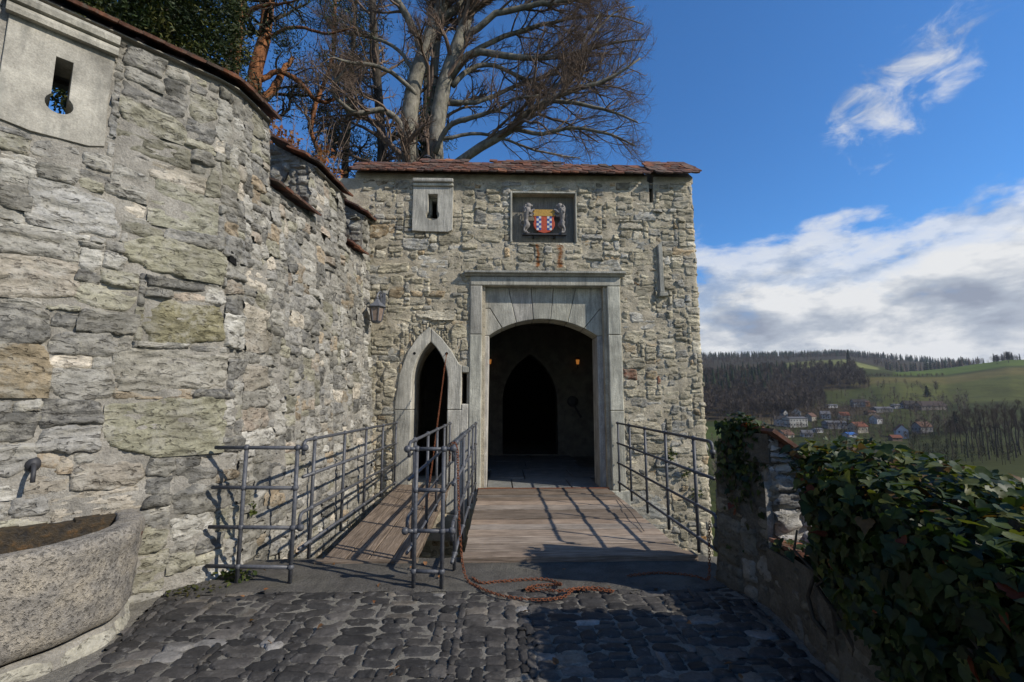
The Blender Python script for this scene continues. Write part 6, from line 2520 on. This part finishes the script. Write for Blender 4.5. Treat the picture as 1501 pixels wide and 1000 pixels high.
# grove at the right: each tree a copy with its own place
gp = []
for k in range(3):
    P0 = np.array([[[0, 0, -1], [rg.normal(0, .15), rg.normal(0, .15), 5], [rg.normal(0, .3), rg.normal(0, .3), 10], [rg.normal(0, .5), rg.normal(0, .5), 16.5], [rg.normal(0, .6), rg.normal(0, .6), 21]]], float)
    R0 = np.array([[.30, .25, .20, .10, .03]])
    a1, r1_ = children(P0, R0, rg, 46, 4.6, .4, ang=(.35, .8), up=.35, nseg=5, wander=.14, fmin=.42, rmin=.03)
    a2, r2_ = children(a1, r1_, rg, 330, 1.9, .6, ang=(.3, .8), up=.25, nseg=3, wander=.18, fmin=.2, rmin=.022)
    a3, r3_ = children(a2, r2_, rg, 900, 1.1, .7, ang=(.3, .8), up=.2, nseg=2, wander=.18, fmin=.2, rmin=.018)
    vt, ft = bundle(P0, R0, 6)
    parts = [bundle(a1, r1_, 3), bundle(a2, r2_, 3), bundle(a3, r3_, 3)]
    o_ = 0
    VV, FF = [], []
    for v, f in parts:
        VV.append(v)
        FF.append(f + o_)
        o_ += len(v)
    mt = make_mesh('trunk', vt, ft)
    mt.materials.append(MATS['dark_bark'])
    mc = make_mesh('crown', np.concatenate(VV), np.concatenate(FF))
    mc.materials.append(MATS['far_twig'])
    gp.append((mt, mc))
k = 0
for (px, y, sc) in [(1398, 205, .80), (1412, 215, .9), (1421, 200, .98), (1430, 222, 1.0), (1437, 195, .95), (1446, 210, 1.05), (1453, 188, 1.0), (1461, 220, 1.0), (1466, 196, 1.08), (1474, 206, 1.0), (1481, 182, 1.02), (1487, 212, 1.1), (1494, 192, 1.0), (1501, 204, 1.1), (1512, 186, 1.05), (1524, 200, 1.1), (1540, 190, 1.1),
                    (1405, 238, .85), (1442, 240, 1.0), (1470, 236, 1.0), (1498, 238, 1.0), (1425, 250, .9)]:
    x = px_x(px, y)
    t = thing('grove_tree', 'tall bare tree in the dark grove at the right edge of the valley', 'tree', (x, y, float(terrain_z(x, y))), 'bare trees of the grove')
    t.rotation_euler = (0, 0, rg.uniform(0, 6.28))
    t.scale = (sc, sc, sc)
    for nm, me in zip(('trunk', 'crown'), gp[k % 3]):
        o = bpy.data.objects.new(nm, me)
        COL.objects.link(o)
        o.parent = t
    k += 1


# houses of the village
def house(label, px, Y, w_, d_, h_, roof_h, wallc, roofc, rot=0.0, win=(2, 1), chim=True, z_off=0.0, name='house', ridge='x'):
    x = px_x(px, Y)
    z = float(terrain_z(x, Y)) + z_off
    root = thing(name, label, 'house', (x, Y, z), 'village houses')
    root.rotation_euler = (0, 0, rot)
    root.scale = (.74, .74, .74)

    def part(nm, V, F, mat, tint=None, parent=None):
        me = make_mesh(nm, np.array(V, float), F, tint, False)
        me.materials.append(MATS[mat])
        o = bpy.data.objects.new(nm, me)
        COL.objects.link(o)
        o.parent = parent or root
        return o
    a, c = w_ / 2, d_ / 2
    V = [(-a, -c, -3), (a, -c, -3), (a, c, -3), (-a, c, -3), (-a, -c, h_), (a, -c, h_), (a, c, h_), (-a, c, h_)]
    F = [(0, 1, 5, 4), (1, 2, 6, 5), (2, 3, 7, 6), (3, 0, 4, 7)]
    if ridge == 'x':
        V += [(-a, 0, h_ + roof_h), (a, 0, h_ + roof_h)]
        F += [(4, 7, 8)[::-1], (5, 6, 9)]
        e, ov = .6, .5
        sl = roof_h / c
        RV = []
        for sg in (-1, 1):
            o_ = len(RV)
            RV += [(-a - ov, sg * (c + e), h_ - e * sl), (a + ov, sg * (c + e), h_ - e * sl), (a + ov, 0, h_ + roof_h + .02), (-a - ov, 0, h_ + roof_h + .02)]
            RV += [(p[0], p[1], p[2] + .28) for p in RV[o_:o_ + 4]]
    else:
        V += [(0, -c, h_ + roof_h), (0, c, h_ + roof_h)]
        F += [(4, 5, 8), (6, 7, 9)]
        e, ov = .6, .5
        sl = roof_h / a
        RV = []
        for sg in (-1, 1):
            o_ = len(RV)
            RV += [(sg * (a + e), -c - ov, h_ - e * sl), (sg * (a + e), c + ov, h_ - e * sl), (0, c + ov, h_ + roof_h + .02), (0, -c - ov, h_ + roof_h + .02)]
            RV += [(p[0], p[1], p[2] + .28) for p in RV[o_:o_ + 4]]
    RF = []
    for o_ in (0, 8):
        RF += [(o_ + 4, o_ + 5, o_ + 6, o_ + 7), (o_ + 3, o_ + 2, o_ + 1, o_), (o_, o_ + 1, o_ + 5, o_ + 4), (o_ + 1, o_ + 2, o_ + 6, o_ + 5), (o_ + 2, o_ + 3, o_ + 7, o_ + 6), (o_ + 3, o_, o_ + 4, o_ + 7)]
    part('wall', V, F, 'house_paint', tuple(.58 * v for v in wallc))  # walls and roof darkened, cloud shadow over the village put into their paint
    rf = part('roof', RV, RF, 'house_paint', tuple(.72 * v for v in roofc))
    if chim:
        q = [(sx_ * .4 + a * .4, sy_ * .4 + (0 if ridge == 'x' else 0), zz) for zz in (h_ + roof_h * .5, h_ + roof_h + 1.0) for sx_, sy_ in ((-1, -1), (1, -1), (1, 1), (-1, 1))]
        part('chimney', q, [(4, 5, 6, 7), (0, 1, 5, 4), (1, 2, 6, 5), (2, 3, 7, 6), (3, 0, 4, 7)], 'house_paint', (.22, .15, .11), rf)
    nx, nz = win
    for j in range(nz):
        for i in range(nx):
            xx = -a + (i + .5) * w_ / nx
            zz = h_ * (j + .5) / nz
            part('window', [(xx - .55, -c - .04, zz - .7), (xx + .55, -c - .04, zz - .7), (xx + .55, -c - .04, zz + .7), (xx - .55, -c - .04, zz + .7),
                            (xx - .55, -c + .2, zz - .7), (xx + .55, -c + .2, zz - .7), (xx + .55, -c + .2, zz + .7), (xx - .55, -c + .2, zz + .7)], [(0, 1, 2, 3), (0, 4, 5, 1), (1, 5, 6, 2), (2, 6, 7, 3), (3, 7, 4, 0)], 'house_glass')
            if nz > 1 or nx > 2:
                zz2 = zz
                yy = -c + (i + .5) * d_ / nx
                part('window', [(-a - .04, yy - .55, zz2 - .7), (-a - .04, yy + .55, zz2 - .7), (-a - .04, yy + .55, zz2 + .7), (-a - .04, yy - .55, zz2 + .7)], [(0, 3, 2, 1)], 'house_glass')
    return root


WH, CR, GY = (.62, .62, .62), (.52, .47, .38), (.33, .33, .33)
RD, RB, DK, GR = (.20, .075, .045), (.15, .085, .06), (.055, .048, .045), (.16, .16, .165)
house('white gabled house with red roof, the brightest house in the valley', 1324, 300, 8.5, 10, 6.5, 4.5, (.74, .76, .80), RD, RAD(-32), (2, 2), True, .5, ridge='y')
house('house with brown red roof just right of the white gabled house', 1356, 312, 13, 9, 5, 4.0, GY, RB, RAD(8), (3, 1), True, .5)
house('low red roofed shed in front of the white gabled house', 1314, 285, 8, 5, 2.6, 1.8, (.25, .18, .13), RD, RAD(-5), (1, 1), False, .3, name='shed')
house('red roofed house in the village centre beside a blue awning', 1259, 318, 13, 10, 5.0, 3.8, CR, RD, RAD(12), (3, 1), True, .5)
house('long grey commercial building left of the red village roof', 1225, 335, 18, 12, 5.0, 1.6, (.42, .42, .42), GR, RAD(-8), (5, 1), False, .5)
house('white flat apartment block with rows of windows in the village', 1166, 345, 20, 11, 8.5, 1.2, (.58, .57, .52), GR, RAD(6), (6, 2), False, .0)
house('white house with dark roof at the left end of the village', 1143, 352, 9, 9, 6.5, 2.6, WH, DK, RAD(-20), (2, 2), True, .0)
house('brown roofed house low behind the merlon', 1150, 300, 11, 9, 4, 3.6, CR, RB, RAD(20), (2, 1), True, -1.0)
house('small white house below the apartment block', 1182, 300, 8, 7, 4, 2.4, WH, GR, RAD(-15), (2, 1), False, -.5)
house('pale house with grey roof behind the apartment block', 1169, 390, 9, 9, 6.5, 4, (.55, .54, .50), GR, RAD(-35), (2, 2), True, 0, ridge='y')
house('narrow pale house left of the grey roofed one', 1150, 395, 6, 7, 6.0, 3, (.48, .47, .44), DK, RAD(10), (1, 2), False, 0, ridge='y')
house('white house on the slope with a sunlit orange side wing', 1265, 452, 17, 9, 6, 3.0, (.55, .52, .47), DK, RAD(-14), (5, 2), True, .5)
house('orange and white annex beside the slope house', 1277, 448, 4.5, 5, 5.0, 1.6, (.62, .30, .14), RB, RAD(-14), (1, 1), False, .5, name='annex')
house('low white workshop left of the slope house', 1222, 455, 14, 7, 3.4, 1.0, (.62, .62, .60), GR, RAD(5), (4, 1), False, .3, name='workshop')
house('long low grey barn in the middle of the slope', 1298, 405, 22, 9, 3.6, 1.8, (.28, .28, .27), (.15, .15, .155), RAD(4), (5, 1), False, .5, name='barn')
house('row of white sheds right of the grey barn', 1322, 420, 12, 6, 3.6, 1.2, (.56, .56, .55), GR, RAD(2), (4, 1), False, .4, name='shed')
house('long dark roofed farmhouse beneath the right-hand pasture', 1372, 412, 34, 11, 4.6, 5.2, (.30, .26, .22), (.075, .055, .048), RAD(3), (8, 1), True, .0)
house('dark roofed house half hidden behind the grove bushes', 1340, 418, 13, 10, 4.5, 4.2, (.26, .22, .19), DK, RAD(-12), (3, 1), True, .5)
house('small white kiosk between the apartment block and the grey building', 1198, 318, 8, 6, 3.0, .8, (.60, .60, .60), GR, RAD(14), (3, 1), False, .0, name='kiosk')
house('tiny brown roofed cottage above the apartment block', 1190, 372, 9, 8, 4.5, 3.2, CR, RB, RAD(25), (2, 1), True, .3)
house('small grey roofed house between the pale house and the red village roof', 1212, 380, 9, 8, 5, 3.0, WH, GR, RAD(-22), (2, 2), True, .3)
house('little red roofed house behind the red village roof', 1240, 372, 9, 8, 4.5, 3.4, CR, RD, RAD(-12), (2, 1), True, .3)
house('small white house with dark roof right of the village centre', 1288, 352, 9, 8, 5, 3.0, WH, DK, RAD(18), (2, 1), True, .3)
house('low brown shed on the slope below the grey barn', 1280, 392, 10, 6, 3, 1.6, (.22, .17, .13), RB, RAD(6), (2, 1), False, .3, name='shed')
o = house('blue and white market tent in the village centre', 1246, 298, 9, 6, 2.4, 1.4, (.62, .64, .68), (.06, .20, .55), RAD(12), (1, 1), False, .2, name='tent')

# ================================================================== SMALL PLANTS
rg = np.random.default_rng(55)


def weed(label, c, n, spread, size, cols, nrm=(0, 0, 1), name='weed'):
    root = thing(name, label, 'plant', tuple(c))
    POS = np.array(c)[None] + rg.normal(0, 1, (n, 3)) * np.array(spread)
    leaf_cloud(root, POS, unit(np.array(nrm)[None] + rg.normal(0, .5, (n, 3))), rg.normal(0, 1, (n, 3)), rg.uniform(.6, 1.3, n) * size, np.array(cols)[rg.integers(0, len(cols), n)], 'ivy_leaf', 0, rest='leaves', shape=1)


WG = [(.060, .085, .020), (.085, .10, .025), (.045, .065, .018)]
weed('green weed tuft at the wall foot behind the railing panel', (-2.36, 4.34, .05), 70, (.07, .05, .03), .05, WG)
weed('moss and weeds along the foot of the left wall', (-2.62, 4.12, .02), 120, (.13, .08, .008), .030, [(.050, .055, .015), (.075, .065, .020)], name='moss')
weed('small green plant in the wall behind the railing panel', tuple(LW(.42, .52, .03)), 26, (.02, .03, .03), .05, WG)
weed('little weed in the gatehouse wall above the right railing', (3.05, 8.19, .62), 40, (.05, .02, .06), .055, WG)
weed('second little weed low in the gatehouse wall at the right', (3.30, 8.19, .35), 34, (.05, .02, .05), .05, WG)
weed('third little weed in the gatehouse wall near the merlon', (3.45, 8.19, -.05), 34, (.05, .02, .06), .05, WG)

# a few fallen leaves on the forecourt
n = 26
POS = np.stack([rg.uniform(-2.3, 1.4, n), rg.uniform(2.7, 4.7, n), np.full(n, .035)], 1)
fl_ = thing('fallen_leaves', 'few dry brown leaves lying about the forecourt paving', 'leaves', (0, 3.6, 0))
leaf_cloud(fl_, POS, unit(rg.normal(0, .35, (n, 3)) + np.array([0, 0, 1])), rg.normal(0, 1, (n, 3)), rg.uniform(.03, .055, n), np.array([(.20, .085, .035), (.26, .13, .06), (.13, .07, .035)])[rg.integers(0, 3, n)], 'dry_leaf', n, shape=1, objscore=np.arange(n))

# ================================================================== HAZE
def hazemat(n):
    v = n.node('ShaderNodeVolumePrincipled')
    v.inputs['Color'].default_value = (.80, .88, 1.0, 1)
    v.inputs['Density'].default_value = 0.00007
    v.inputs['Anisotropy'].default_value = 0.2
    o = n.node('ShaderNodeOutputMaterial')
    n.t.links.new(v.outputs[0], o.inputs['Volume'])


material('haze', hazemat)
b = MB()
b.box(-17000, 17000, -400, 3000, -60, 240)
tag(b.build('haze', 'haze'), 'faint bluish haze over the valley', 'haze', kind='stuff')
